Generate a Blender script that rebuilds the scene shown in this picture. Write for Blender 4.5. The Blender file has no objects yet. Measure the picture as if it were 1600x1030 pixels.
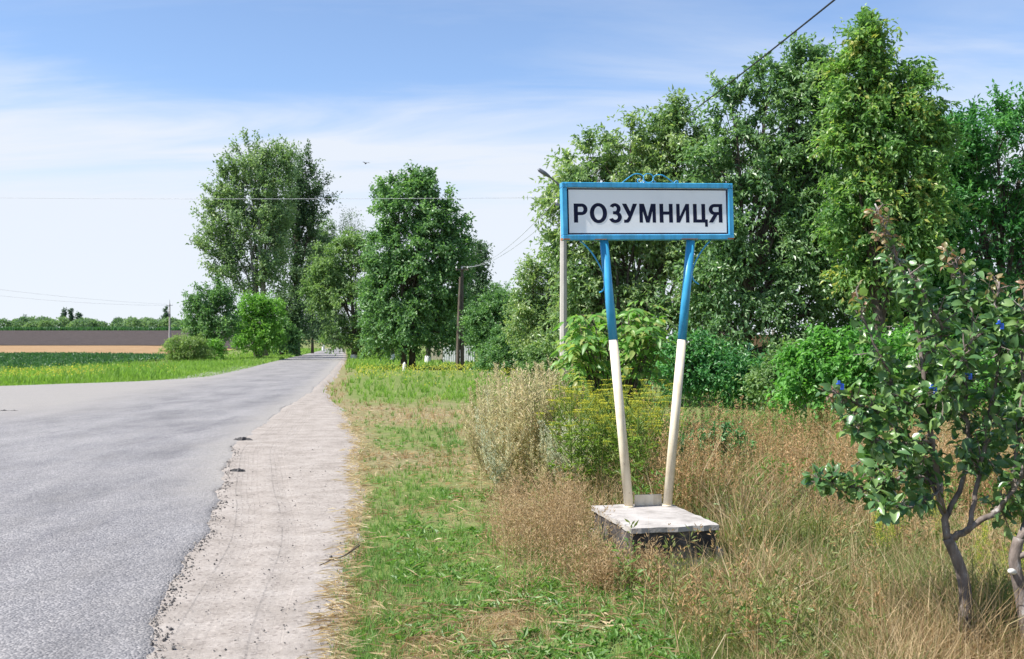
import bpy, bmesh, math, random
import numpy as np
from mathutils import Vector, Matrix
R = math.radians
rng = np.random.default_rng(11)
random.seed(11)
scene = bpy.context.scene
COL = scene.collection

# ------------------------------------------------------------------ camera
CAM_Z = 1.70
F = 1556.0            # focal length in photograph pixels
HOR = 535.0           # horizon row in the photograph
cam_d = bpy.data.cameras.new('camera')
cam = bpy.data.objects.new('camera', cam_d)
COL.objects.link(cam)
cam.location = (0, 0, CAM_Z)
cam.rotation_euler = (R(90 + math.degrees(math.atan((HOR - 515) / F))), 0, 0)
cam_d.sensor_width = 36.0
cam_d.lens = 36.0 * F / 1600
cam_d.clip_start = 0.05
cam_d.clip_end = 6000
cam_d.dof.use_dof = True
cam_d.dof.focus_distance = 8.3
cam_d.dof.aperture_fstop = 7.1
scene.camera = cam

# ------------------------------------------------------------------ sky, sun, exposure
SUN_EL, SUN_AZ = 51.0, 198.0       # azimuth: degrees from +X towards +Y (from the left, a little behind the viewer)
world = bpy.data.worlds.new('World')
scene.world = world
world.use_nodes = True
wn, wl = world.node_tree.nodes, world.node_tree.links
wn.clear()
w_out = wn.new('ShaderNodeOutputWorld')
w_bg = wn.new('ShaderNodeBackground')
w_bg.inputs['Strength'].default_value = 0.112
sky = wn.new('ShaderNodeTexSky')
sky.sky_type = 'NISHITA'
sky.sun_disc = False
sky.sun_elevation = R(SUN_EL)
sky.sun_rotation = R(90 - SUN_AZ)
sky.altitude = 1500
sky.air_density = 1.0
sky.dust_density = 0.1
sky.ozone_density = 3.8
# thin cirrus veil: noise on the direction of the sky, stretched sideways
w_tc = wn.new('ShaderNodeTexCoord')
w_sep = wn.new('ShaderNodeSeparateXYZ')
wl.new(w_tc.outputs['Generated'], w_sep.inputs[0])
def wmath(op, a, b=None, clamp=False):
    n = wn.new('ShaderNodeMath'); n.operation = op; n.use_clamp = clamp
    for i, x in enumerate((a, b)):
        if x is None: continue
        if isinstance(x, (int, float)): n.inputs[i].default_value = x
        else: wl.new(x, n.inputs[i])
    return n.outputs[0]
zc = wmath('MAXIMUM', w_sep.outputs['Z'], 0.0)
den = wmath('ADD', zc, 0.22)
w_com = wn.new('ShaderNodeCombineXYZ')
wl.new(wmath('DIVIDE', w_sep.outputs['X'], den), w_com.inputs[0])
wl.new(wmath('DIVIDE', w_sep.outputs['Y'], den), w_com.inputs[1])
w_map = wn.new('ShaderNodeMapping')
w_map.inputs['Rotation'].default_value = (0, 0, R(18))
w_map.inputs['Scale'].default_value = (0.55, 1.9, 1)
w_map.inputs['Location'].default_value = (1.3, 0.35, 0)
wl.new(w_com.outputs[0], w_map.inputs[0])
w_ns = wn.new('ShaderNodeTexNoise')
w_ns.inputs['Scale'].default_value = 1.5
w_ns.inputs['Detail'].default_value = 7
w_ns.inputs['Roughness'].default_value = 0.58
w_ns.inputs['Distortion'].default_value = 0.6
wl.new(w_map.outputs[0], w_ns.inputs['Vector'])
w_mr = wn.new('ShaderNodeMapRange')
w_mr.inputs['From Min'].default_value = 0.42
w_mr.inputs['From Max'].default_value = 0.85
wl.new(w_ns.outputs[0], w_mr.inputs[0])
# the veil thickens towards the horizon
w_h = wn.new('ShaderNodeMapRange')
w_h.interpolation_type = 'SMOOTHSTEP'
w_h.inputs['From Min'].default_value = 0.285
w_h.inputs['From Max'].default_value = 0.125
w_h.inputs['To Min'].default_value = 0.0
w_h.inputs['To Max'].default_value = 0.90
wl.new(wmath('SUBTRACT', zc, wmath('MULTIPLY', wmath('SUBTRACT', w_ns.outputs[0], 0.5), 0.20)), w_h.inputs[0])
cl = wmath('MULTIPLY', w_mr.outputs[0], 0.34)
fac = wmath('ADD', cl, w_h.outputs[0], True)
fac = wmath('MINIMUM', wmath('ADD', fac, 0.07), 0.95)
w_mix = wn.new('ShaderNodeMix'); w_mix.data_type = 'RGBA'
wl.new(fac, w_mix.inputs['Factor'])
wl.new(sky.outputs[0], w_mix.inputs['A'])
w_mix.inputs['B'].default_value = (4.0, 4.25, 4.65, 1)
wl.new(w_mix.outputs['Result'], w_bg.inputs['Color'])
wl.new(w_bg.outputs[0], w_out.inputs[0])

sun_d = bpy.data.lights.new('sun', 'SUN')
sun_d.energy = 4.9
sun_d.angle = R(0.53)
sun_d.color = (1.0, 0.955, 0.88)
sun = bpy.data.objects.new('sun', sun_d)
COL.objects.link(sun)
_sd = Vector((math.cos(R(SUN_EL)) * math.cos(R(SUN_AZ)), math.cos(R(SUN_EL)) * math.sin(R(SUN_AZ)), math.sin(R(SUN_EL))))
sun.rotation_euler = _sd.to_track_quat('Z', 'Y').to_euler()
sun.location = (30, 10, 40)

scene.view_settings.view_transform = 'Standard'
scene.view_settings.look = 'None'
scene.view_settings.exposure = 0.92
scene.view_settings.gamma = 1.0
scene.view_settings.use_curve_mapping = False
scene.render.engine = 'CYCLES'
scene.cycles.use_denoising = True
scene.cycles.max_bounces = 8
scene.cycles.transmission_bounces = 6
scene.cycles.transparent_max_bounces = 8

# ------------------------------------------------------------------ helpers
def W(px, py, Y):
    return np.array([(px - 800) / F * Y, Y, CAM_Z + (HOR - py) / F * Y])

def vnoise(x, y, seed=0):
    x = np.asarray(x, float); y = np.asarray(y, float)
    xi = np.floor(x); yi = np.floor(y); fx = x - xi; fy = y - yi
    fx = fx * fx * (3 - 2 * fx); fy = fy * fy * (3 - 2 * fy)
    def h(a, b):
        s = np.sin(a * 127.1 + b * 311.7 + seed * 74.7) * 43758.5453
        return s - np.floor(s)
    return (h(xi, yi) * (1 - fx) + h(xi + 1, yi) * fx) * (1 - fy) + (h(xi, yi + 1) * (1 - fx) + h(xi + 1, yi + 1) * fx) * fy

def fbm(x, y, seed=0, o=3):
    s = 0; a = 0.5; t = 0
    for i in range(o):
        s = s + a * vnoise(np.asarray(x) * 2 ** i, np.asarray(y) * 2 ** i, seed + i * 13); t += a; a *= 0.5
    return s / t

def sstep(a, b, x):
    t = np.clip((np.asarray(x, float) - a) / (b - a), 0, 1)
    return t * t * (3 - 2 * t)

def unit(v):
    return v / np.maximum(np.linalg.norm(v, axis=-1, keepdims=True), 1e-9)

def tag(o, label=None, cat=None, group=None, kind=None):
    if label: o['label'] = label
    if cat: o['category'] = cat
    if group: o['group'] = group
    if kind: o['kind'] = kind
    return o

def empty(name, loc=(0, 0, 0), rz=0.0):
    o = bpy.data.objects.new(name, None)
    o.empty_display_size = 0.2
    o.location = loc; o.rotation_euler = (0, 0, rz)
    COL.objects.link(o)
    return o

def raw_mesh(name, V, T=None, Q=None, attr=None, smooth=False):
    V = np.asarray(V, np.float32)
    me = bpy.data.meshes.new(name)
    me.vertices.add(len(V))
    me.vertices.foreach_set('co', V.ravel())
    parts, starts, s = [], [], 0
    if T is not None and len(T):
        T = np.asarray(T, np.int32); parts.append(T.ravel())
        starts.append(np.arange(len(T)) * 3); s = len(T) * 3
    if Q is not None and len(Q):
        Q = np.asarray(Q, np.int32); parts.append(Q.ravel())
        starts.append(s + np.arange(len(Q)) * 4)
    L = np.concatenate(parts); S = np.concatenate(starts).astype(np.int32)
    me.loops.add(len(L)); me.loops.foreach_set('vertex_index', L)
    me.polygons.add(len(S)); me.polygons.foreach_set('loop_start', S)
    if smooth: me.polygons.foreach_set('use_smooth', np.ones(len(S), bool))
    if attr is not None:
        a = me.attributes.new('v', 'FLOAT', 'POINT')
        a.data.foreach_set('value', np.asarray(attr, np.float32))
    me.update(calc_edges=True)
    if not smooth: me.shade_flat()
    return me

def link(name, me, mat=None, parent=None, loc=None, rot=None):
    if mat is not None and not me.materials: me.materials.append(mat)
    o = bpy.data.objects.new(name, me)
    COL.objects.link(o)
    if parent is not None: o.parent = parent
    if loc is not None: o.location = loc
    if rot is not None: o.rotation_euler = rot
    return o

class MB:
    """collects shapes of ONE mesh"""
    def __init__(s): s.V = []; s.T = []; s.Q = []; s.A = []; s.n = 0
    def add(s, V, T=None, Q=None, a=0.5):
        V = np.asarray(V, float)
        if T is not None and len(T): s.T.append(np.asarray(T) + s.n)
        if Q is not None and len(Q): s.Q.append(np.asarray(Q) + s.n)
        s.V.append(V); s.A.append(np.full(len(V), a) if np.isscalar(a) else np.asarray(a)); s.n += len(V)
        return s
    def box(s, c, d, rz=0.0, a=0.5, M=None, bev=0.0):
        c = np.asarray(c, float); d = np.asarray(d, float) / 2
        if bev > 0:
            bm = bmesh.new(); bmesh.ops.create_cube(bm, size=1)
            for v in bm.verts: v.co = Vector((v.co.x * 2 * d[0], v.co.y * 2 * d[1], v.co.z * 2 * d[2]))
            bmesh.ops.bevel(bm, geom=list(bm.edges), offset=bev, segments=1, affect='EDGES')
            bmesh.ops.triangulate(bm, faces=list(bm.faces))
            bm.verts.index_update()
            V = np.array([v.co[:] for v in bm.verts]); T = [[v.index for v in f.verts] for f in bm.faces]; Q = None
            bm.free()
        else:
            V = np.array([[x, y, z] for z in (-1, 1) for y in (-1, 1) for x in (-1, 1)]) * d
            T = None; Q = [[0, 2, 3, 1], [4, 5, 7, 6], [0, 1, 5, 4], [2, 6, 7, 3], [0, 4, 6, 2], [1, 3, 7, 5]]
        if rz:
            ca, sa = math.cos(rz), math.sin(rz)
            V = V @ np.array([[ca, sa, 0], [-sa, ca, 0], [0, 0, 1]])
        V = V + c
        if M is not None: V = (np.c_[V, np.ones(len(V))] @ np.array(M).T)[:, :3]
        return s.add(V, T, Q, a)
    def tube(s, P, r, sides=6, a=0.5, cap=True):
        P = np.asarray(P, float); n = len(P)
        r = np.full(n, r) if np.isscalar(r) else np.asarray(r, float)
        D = np.gradient(P, axis=0); D = unit(D)
        ref = np.array([0, 0, 1.0]) if abs(D[:, 2]).mean() < 0.85 else np.array([1.0, 0, 0])
        A = unit(np.cross(D, ref)); B = np.cross(D, A)
        th = np.arange(sides) * 2 * math.pi / sides
        ring = A[:, None] * np.cos(th)[None, :, None] + B[:, None] * np.sin(th)[None, :, None]
        V = (P[:, None] + ring * r[:, None, None]).reshape(-1, 3)
        i = np.arange(n - 1)[:, None] * sides; j = np.arange(sides)[None]; k = (j + 1) % sides
        Q = np.stack([i + j, i + k, i + sides + k, i + sides + j], -1).reshape(-1, 4)
        T = None
        if cap:
            V = np.r_[V, P[:1], P[-1:]]; m = n * sides
            jj = np.arange(sides); kk = (jj + 1) % sides
            T = np.r_[np.c_[np.full(sides, m), kk, jj], np.c_[np.full(sides, m + 1), jj + (n - 1) * sides, kk + (n - 1) * sides]]
        return s.add(V, T, Q, a)
    def build(s, name, mat=None, parent=None, smooth=False, loc=None, rot=None):
        return link(name, s.mesh(name, smooth), mat, parent, loc, rot)
    def mesh(s, name, smooth=False):
        return raw_mesh(name, np.concatenate(s.V), np.concatenate(s.T) if s.T else None,
                        np.concatenate(s.Q) if s.Q else None, np.concatenate(s.A), smooth)

def leaves(P, D, N, L, Wd, fold=0.25):
    """diamond leaves folded along the midrib: 4 verts, 2 tris each"""
    D = unit(D); S = unit(np.cross(D, N)); U = np.cross(S, D)
    L = np.asarray(L)[:, None]; Wd = np.asarray(Wd)[:, None]
    m = P + D * L * 0.45
    a = m + S * Wd * 0.5 + U * Wd * fold; b = m - S * Wd * 0.5 + U * Wd * fold
    t = P + D * L - U * L * 0.12
    V = np.stack([P, a, t, b], 1).reshape(-1, 3)
    i = np.arange(len(P))[:, None] * 4
    T = np.stack([i + [0, 1, 2], i + [0, 2, 3]], 1).reshape(-1, 3)
    return V, T

def blades(P, h, w, az, lean, waz=None):
    """bent grass blades: 5 verts, 3 tris each"""
    n = len(P); h = np.asarray(h); w = np.asarray(w)
    dx, dy = np.cos(az), np.sin(az)
    wa = rng.uniform(0, 2 * np.pi, n) if waz is None else waz
    S = np.stack([np.cos(wa), np.sin(wa), np.zeros(n)], 1) * (w / 2)[:, None]
    off = lambda t, z: P + np.stack([dx * lean * h * t, dy * lean * h * t, h * z], 1)
    z1 = 0.55; zt = np.sqrt(np.maximum(1 - (lean * 0.75) ** 2, 0.15))
    mid = off(0.3, z1 * (0.5 + 0.5 * zt)); tip = off(1.0, zt)
    V = np.stack([P - S, P + S, mid - S * 0.75, mid + S * 0.75, tip], 1).reshape(-1, 3)
    i = np.arange(n)[:, None] * 5
    T = np.stack([i + [0, 1, 3], i + [0, 3, 2], i + [2, 3, 4]], 1).reshape(-1, 3)
    return V, T

# ------------------------------------------------------------------ materials
def new_mat(name):
    m = bpy.data.materials.new(name); m.use_nodes = True
    nt = m.node_tree
    return m, nt, nt.nodes['Principled BSDF'], nt.nodes['Material Output']

def ramp_node(nt, stops):
    r = nt.nodes.new('ShaderNodeValToRGB')
    e = r.color_ramp.elements
    while len(e) > 1: e.remove(e[-1])
    e[0].position = stops[0][0]; e[0].color = (*stops[0][1], 1)
    for p, c in stops[1:]:
        x = e.new(p); x.color = (*c, 1)
    return r

LEAF_GAIN = {n: 1.95 for n in ('poplar_leaf', 'dark_poplar_leaf', 'ash_leaf', 'roadside_leaf', 'bright_leaf', 'cherry_leaf', 'dark_cherry_leaf', 'yellowgreen_leaf', 'locust_leaf', 'walnut_leaf', 'vine_leaf', 'pear_leaf', 'hazed_far_leaf', 'far_dark_leaf')}
LEAF_GAIN['poplar_leaf'] = 2.1; LEAF_GAIN['yellowgreen_leaf'] = 1.7; LEAF_GAIN['vine_leaf'] = 1.55; LEAF_GAIN['mugwort'] = 1.25; LEAF_GAIN['ash_leaf'] = 2.15; LEAF_GAIN['pear_leaf'] = 1.9; LEAF_GAIN['cherry_leaf'] = 1.6; LEAF_GAIN['dark_cherry_leaf'] = 1.85; LEAF_GAIN['walnut_leaf'] = 1.5
LEAF_GAIN['locust_leaf'] = 2.2
def leaf_mat(name, cols, rough=0.5, trans=0.35, spec=0.4, tint=(1.1, 1.25, 0.55)):
    """colour by the leaf's own random value; part of the light passes through"""
    m, nt, bs, out = new_mat(name)
    at = nt.nodes.new('ShaderNodeAttribute'); at.attribute_name = 'v'
    k = len(cols); f_ = LEAF_GAIN.get(name, 1.0); cols = [tuple(c * f_ for c in q) for q in cols]
    rp = ramp_node(nt, [(i / max(k - 1, 1), c) for i, c in enumerate(cols)])
    nt.links.new(at.outputs['Fac'], rp.inputs[0])
    nt.links.new(rp.outputs[0], bs.inputs['Base Color'])
    bs.inputs['Roughness'].default_value = rough
    bs.inputs['Specular IOR Level'].default_value = spec
    tr = nt.nodes.new('ShaderNodeBsdfTranslucent')
    mul = nt.nodes.new('ShaderNodeMix'); mul.data_type = 'RGBA'; mul.blend_type = 'MULTIPLY'
    mul.inputs['Factor'].default_value = 1
    nt.links.new(rp.outputs[0], mul.inputs['A']); mul.inputs['B'].default_value = (*[min(t * 1.5, 3) for t in tint], 1)
    nt.links.new(mul.outputs['Result'], tr.inputs[0])
    mx = nt.nodes.new('ShaderNodeMixShader'); mx.inputs[0].default_value = trans
    nt.links.new(bs.outputs[0], mx.inputs[1]); nt.links.new(tr.outputs[0], mx.inputs[2])
    nt.links.new(mx.outputs[0], out.inputs['Surface'])
    return m

def noise_mat(name, cols, scale=5.0, rough=0.8, bump=0.3, bscale=40.0, detail=5, spec=0.3, stretch=None, dist=0.01, space='Object', metal=0.0):
    m, nt, bs, out = new_mat(name)
    tc = nt.nodes.new('ShaderNodeTexCoord')
    vec = tc.outputs[space]
    if stretch:
        mp = nt.nodes.new('ShaderNodeMapping'); mp.inputs['Scale'].default_value = stretch
        nt.links.new(vec, mp.inputs[0]); vec = mp.outputs[0]
    n1 = nt.nodes.new('ShaderNodeTexNoise'); n1.inputs['Scale'].default_value = scale; n1.inputs['Detail'].default_value = detail
    n1.inputs['Roughness'].default_value = 0.6
    nt.links.new(vec, n1.inputs['Vector'])
    k = len(cols)
    rp = ramp_node(nt, [(0.28 + 0.44 * i / max(k - 1, 1), c) for i, c in enumerate(cols)])
    nt.links.new(n1.outputs[0], rp.inputs[0]); nt.links.new(rp.outputs[0], bs.inputs['Base Color'])
    bs.inputs['Roughness'].default_value = rough; bs.inputs['Specular IOR Level'].default_value = spec
    bs.inputs['Metallic'].default_value = metal
    if bump:
        n2 = nt.nodes.new('ShaderNodeTexNoise'); n2.inputs['Scale'].default_value = bscale; n2.inputs['Detail'].default_value = 4
        nt.links.new(vec, n2.inputs['Vector'])
        b = nt.nodes.new('ShaderNodeBump'); b.inputs['Strength'].default_value = bump; b.inputs['Distance'].default_value = dist
        nt.links.new(n2.outputs[0], b.inputs['Height']); nt.links.new(b.outputs[0], bs.inputs['Normal'])
    return m

M = {}
M['blue'] = noise_mat('blue_paint', [(0.025, 0.25, 0.50), (0.038, 0.33, 0.60), (0.06, 0.37, 0.64)], 9, 0.38, 0.12, 60, spec=0.5, dist=0.002)
M['cream'] = noise_mat('cream_paint', [(0.62, 0.53, 0.38), (0.72, 0.64, 0.49), (0.76, 0.69, 0.55)], 12, 0.45, 0.12, 60, spec=0.45, dist=0.002)
M['signwhite'] = noise_mat('sign_white', [(0.83, 0.84, 0.86), (0.89, 0.90, 0.915), (0.89, 0.90, 0.915)], 3, 0.75, 0.0, spec=0.12)
M['ink'] = noise_mat('sign_ink', [(0.010, 0.013, 0.036), (0.015, 0.018, 0.048)], 8, 0.6, 0.0, spec=0.1)
M['rust'] = noise_mat('rust', [(0.16, 0.06, 0.025), (0.28, 0.12, 0.05), (0.36, 0.24, 0.14)], 25, 0.85, 0.3, 60, dist=0.003)
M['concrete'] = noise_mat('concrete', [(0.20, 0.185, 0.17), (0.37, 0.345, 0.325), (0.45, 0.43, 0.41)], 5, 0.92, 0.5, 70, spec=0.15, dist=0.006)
M['darkconcrete'] = noise_mat('dark_concrete', [(0.03, 0.028, 0.03), (0.07, 0.062, 0.06), (0.2, 0.17, 0.16)], 6, 0.9, 0.6, 40, spec=0.2, dist=0.01)  # near-black concrete with greyer blotches for the plinth core
M['poleconc'] = noise_mat('pole_concrete', [(0.36, 0.34, 0.31), (0.46, 0.44, 0.41)], 4, 0.9, 0.3, 30, spec=0.2)
M['wood'] = noise_mat('weathered_wood', [(0.05, 0.04, 0.033), (0.10, 0.08, 0.065), (0.15, 0.125, 0.10)], 6, 0.9, 0.5, 30, stretch=(3, 3, 0.4))
M['bark'] = noise_mat('bark', [(0.035, 0.028, 0.022), (0.075, 0.06, 0.048), (0.13, 0.11, 0.09)], 7, 0.92, 0.7, 26, stretch=(2, 2, 0.5), dist=0.03)
M['barkpale'] = noise_mat('pale_bark', [(0.13, 0.12, 0.10), (0.24, 0.22, 0.19), (0.34, 0.32, 0.28)], 5, 0.92, 0.5, 22, stretch=(2, 2, 0.5), dist=0.03)
M['barkpear'] = noise_mat('pear_bark', [(0.06, 0.048, 0.042), (0.11, 0.09, 0.08), (0.16, 0.13, 0.115), (0.20, 0.17, 0.155), (0.55, 0.53, 0.52)], 16, 0.85, 0.6, 70, stretch=(1.5, 1.5, 0.6), dist=0.006)
M['whitewash'] = noise_mat('whitewash', [(0.45, 0.44, 0.42), (0.68, 0.67, 0.65), (0.75, 0.74, 0.73)], 9, 0.9, 0.3, 40)
M['wire'] = noise_mat('wire_black', [(0.02, 0.02, 0.022), (0.03, 0.03, 0.032)], 5, 0.6, 0.0)
M['wiregrey'] = noise_mat('wire_grey', [(0.34, 0.36, 0.39), (0.42, 0.44, 0.47)], 5, 0.5, 0.0)
M['metalgrey'] = noise_mat('lamp_metal', [(0.10, 0.11, 0.13), (0.16, 0.17, 0.19)], 6, 0.45, 0.0, spec=0.5, metal=0.4)
M['porcelain'] = noise_mat('porcelain', [(0.7, 0.7, 0.7), (0.8, 0.8, 0.8)], 5, 0.2, 0.0, spec=0.6)
M['fencewhite'] = noise_mat('white_fence_paint', [(0.50, 0.52, 0.55), (0.70, 0.72, 0.74)], 4, 0.6, 0.1, 20)
M['beige'] = noise_mat('beige_paint', [(0.40, 0.34, 0.27), (0.55, 0.49, 0.40)], 4, 0.7, 0.1, 20)
M['gatebrown'] = noise_mat('brown_gate_paint', [(0.17, 0.11, 0.07), (0.27, 0.19, 0.12)], 5, 0.6, 0.15, 20)
M['teal'] = noise_mat('teal_paint', [(0.10, 0.30, 0.26), (0.16, 0.40, 0.34)], 6, 0.5, 0.1, 20)
M['black'] = noise_mat('black_paint', [(0.012, 0.012, 0.012), (0.025, 0.025, 0.025)], 6, 0.6, 0.0)
M['bluetag'] = noise_mat('blue_plastic', [(0.01, 0.06, 0.42), (0.02, 0.10, 0.55)], 8, 0.35, 0.0, spec=0.5)
M['carpaint'] = noise_mat('pale_blue_car_paint', [(0.30, 0.38, 0.48), (0.38, 0.46, 0.55)], 3, 0.25, 0.0, spec=0.6)
M['glass'] = noise_mat('dark_glass', [(0.02, 0.025, 0.03), (0.04, 0.05, 0.06)], 3, 0.08, 0.0, spec=0.8)
M['rubber'] = noise_mat('rubber', [(0.015, 0.015, 0.015), (0.03, 0.03, 0.03)], 9, 0.8, 0.0)
M['redlamp'] = noise_mat('red_lens', [(0.4, 0.02, 0.02), (0.5, 0.03, 0.03)], 9, 0.2, 0.0, spec=0.6)
M['brickpale'] = noise_mat('pale_brick', [(0.42, 0.31, 0.26), (0.56, 0.45, 0.40)], 8, 0.9, 0.3, 30)
M['birdblack'] = noise_mat('bird_feather', [(0.03, 0.03, 0.035), (0.06, 0.06, 0.06)], 20, 0.7, 0.0)
M['twig'] = noise_mat('dry_twig', [(0.10, 0.07, 0.05), (0.2, 0.15, 0.11)], 20, 0.9, 0.0)

def weather(m, chips=0.70, col=(0.13, 0.06, 0.03)):
    """small rust chips and faded blotches in the paint"""
    nt = m.node_tree; bs = nt.nodes['Principled BSDF']
    src = bs.inputs['Base Color'].links[0].from_socket
    tc = nt.nodes.new('ShaderNodeTexCoord')
    n1 = nt.nodes.new('ShaderNodeTexNoise'); n1.inputs['Scale'].default_value = 26; n1.inputs['Detail'].default_value = 6; n1.inputs['Roughness'].default_value = 0.7
    nt.links.new(tc.outputs['Object'], n1.inputs['Vector'])
    r1 = ramp_node(nt, [(chips - 0.03, (0, 0, 0)), (chips, (1, 1, 1))]); nt.links.new(n1.outputs[0], r1.inputs[0])
    mp = nt.nodes.new('ShaderNodeMapping'); mp.inputs['Scale'].default_value = (14, 14, 1.5); nt.links.new(tc.outputs['Object'], mp.inputs[0])
    n2 = nt.nodes.new('ShaderNodeTexNoise'); n2.inputs['Scale'].default_value = 1.6; n2.inputs['Detail'].default_value = 5; nt.links.new(mp.outputs[0], n2.inputs['Vector'])
    r2 = ramp_node(nt, [(0.35, (0.80, 0.78, 0.75)), (0.6, (1.06, 1.06, 1.06))]); nt.links.new(n2.outputs[0], r2.inputs[0])
    mu = nt.nodes.new('ShaderNodeMix'); mu.data_type = 'RGBA'; mu.blend_type = 'MULTIPLY'; mu.inputs['Factor'].default_value = 1
    nt.links.new(src, mu.inputs['A']); nt.links.new(r2.outputs[0], mu.inputs['B'])
    mx = nt.nodes.new('ShaderNodeMix'); mx.data_type = 'RGBA'
    nt.links.new(r1.outputs[0], mx.inputs['Factor']); nt.links.new(mu.outputs['Result'], mx.inputs['A']); mx.inputs['B'].default_value = (*col, 1)
    nt.links.new(mx.outputs['Result'], bs.inputs['Base Color'])
weather(M['blue'], 0.69); weather(M['cream'], 0.69)
# foliage
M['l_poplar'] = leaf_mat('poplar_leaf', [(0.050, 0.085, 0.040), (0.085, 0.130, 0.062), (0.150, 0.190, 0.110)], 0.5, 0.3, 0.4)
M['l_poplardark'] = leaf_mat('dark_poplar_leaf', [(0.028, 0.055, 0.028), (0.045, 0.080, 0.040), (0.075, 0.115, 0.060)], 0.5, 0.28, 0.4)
M['l_linden'] = leaf_mat('ash_leaf', [(0.036, 0.074, 0.030), (0.058, 0.112, 0.044), (0.095, 0.158, 0.064)], 0.45, 0.34, 0.45)
M['l_mid'] = leaf_mat('roadside_leaf', [(0.045, 0.085, 0.032), (0.075, 0.125, 0.048), (0.125, 0.175, 0.075)], 0.5, 0.34, 0.4)
M['l_bright'] = leaf_mat('bright_leaf', [(0.050, 0.115, 0.026), (0.085, 0.170, 0.036), (0.13, 0.225, 0.055)], 0.5, 0.4, 0.4)
M['l_cherry'] = leaf_mat('cherry_leaf', [(0.060, 0.110, 0.048), (0.095, 0.155, 0.066), (0.150, 0.205, 0.098), (0.21, 0.245, 0.12)], 0.40, 0.38, 0.6)
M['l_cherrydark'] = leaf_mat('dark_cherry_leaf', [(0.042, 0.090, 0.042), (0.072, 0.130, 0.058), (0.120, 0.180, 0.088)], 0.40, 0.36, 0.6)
M['l_yellowgreen'] = leaf_mat('yellowgreen_leaf', [(0.048, 0.110, 0.034), (0.084, 0.155, 0.050), (0.130, 0.200, 0.066), (0.23, 0.22, 0.07)], 0.42, 0.42, 0.45)
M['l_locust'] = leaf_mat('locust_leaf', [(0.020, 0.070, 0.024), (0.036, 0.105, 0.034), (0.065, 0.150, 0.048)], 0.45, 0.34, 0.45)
M['l_walnut'] = leaf_mat('walnut_leaf', [(0.058, 0.140, 0.030), (0.095, 0.195, 0.044), (0.145, 0.255, 0.065), (0.21, 0.20, 0.075)], 0.42, 0.42, 0.45)
M['l_vine'] = leaf_mat('vine_leaf', [(0.045, 0.130, 0.028), (0.075, 0.19, 0.040), (0.12, 0.25, 0.062)], 0.45, 0.38, 0.45)
M['l_pear'] = leaf_mat('pear_leaf', [(0.026, 0.062, 0.024), (0.045, 0.094, 0.034), (0.074, 0.130, 0.050), (0.12, 0.175, 0.062)], 0.30, 0.28, 0.55)
M['l_pearred'] = leaf_mat('young_pear_leaf', [(0.28, 0.16, 0.11), (0.27, 0.21, 0.11), (0.18, 0.22, 0.09)], 0.35, 0.35, 0.5, tint=(1.2, 0.95, 0.6))
M['l_bush'] = leaf_mat('pale_bush_leaf', [(0.14, 0.22, 0.075), (0.21, 0.30, 0.11), (0.28, 0.36, 0.15)], 0.5, 0.4, 0.4)
M['olive'] = leaf_mat('olive_grass', [(0.11, 0.14, 0.05), (0.18, 0.21, 0.075), (0.27, 0.27, 0.11)], 0.55, 0.36, 0.3)
M['l_far'] = leaf_mat('hazed_far_leaf', [(0.060, 0.100, 0.066), (0.090, 0.135, 0.078), (0.130, 0.175, 0.100)], 0.6, 0.3, 0.2)  # paler green: distance haze is put into the leaf colour
M['l_fardark'] = leaf_mat('far_dark_leaf', [(0.030, 0.055, 0.042), (0.045, 0.075, 0.052)], 0.6, 0.25, 0.2)
M['grass'] = leaf_mat('green_grass', [(0.090, 0.180, 0.048), (0.135, 0.25, 0.065), (0.20, 0.31, 0.095), (0.31, 0.34, 0.14)], 0.55, 0.38, 0.3)
M['grassbright'] = leaf_mat('bright_meadow_grass', [(0.12, 0.23, 0.045), (0.18, 0.30, 0.06), (0.25, 0.36, 0.085)], 0.55, 0.4, 0.3)
M['grassdry'] = leaf_mat('dry_grass', [(0.21, 0.14, 0.075), (0.36, 0.262, 0.145), (0.50, 0.395, 0.235), (0.62, 0.53, 0.36)], 0.65, 0.3, 0.25, tint=(1.05, 0.95, 0.75))
M['straw'] = leaf_mat('straw', [(0.42, 0.33, 0.19), (0.56, 0.47, 0.29), (0.68, 0.61, 0.43)], 0.6, 0.25, 0.3, tint=(1, 0.95, 0.8))
M['rustweed'] = leaf_mat('rusty_weed', [(0.16, 0.20, 0.06), (0.30, 0.22, 0.10), (0.42, 0.27, 0.14), (0.50, 0.36, 0.20)], 0.65, 0.3, 0.25, tint=(1.05, 0.95, 0.75))
M['broad'] = leaf_mat('broadleaf_weed', [(0.075, 0.165, 0.035), (0.12, 0.23, 0.05), (0.18, 0.29, 0.08)], 0.45, 0.36, 0.4)
M['yellowflower'] = leaf_mat('yellow_flower', [(0.42, 0.43, 0.06), (0.58, 0.55, 0.08), (0.34, 0.42, 0.08)], 0.6, 0.35, 0.2, tint=(1, 1, 0.8))
M['parsnipgreen'] = leaf_mat('parsnip_green', [(0.10, 0.18, 0.035), (0.16, 0.24, 0.05), (0.22, 0.29, 0.08)], 0.5, 0.36, 0.3)
M['silver'] = leaf_mat('wormwood_silver', [(0.33, 0.37, 0.24), (0.44, 0.47, 0.33), (0.54, 0.56, 0.43)], 0.7, 0.25, 0.2, tint=(1, 1, 0.85))
M['mugwort'] = leaf_mat('mugwort', [(0.25, 0.28, 0.13), (0.41, 0.38, 0.22), (0.54, 0.45, 0.31)], 0.65, 0.38, 0.2, tint=(0.85, 0.8, 0.7))
M['crop'] = leaf_mat('beet_leaf', [(0.030, 0.095, 0.034), (0.050, 0.135, 0.046), (0.080, 0.175, 0.066)], 0.45, 0.3, 0.45)

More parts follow.
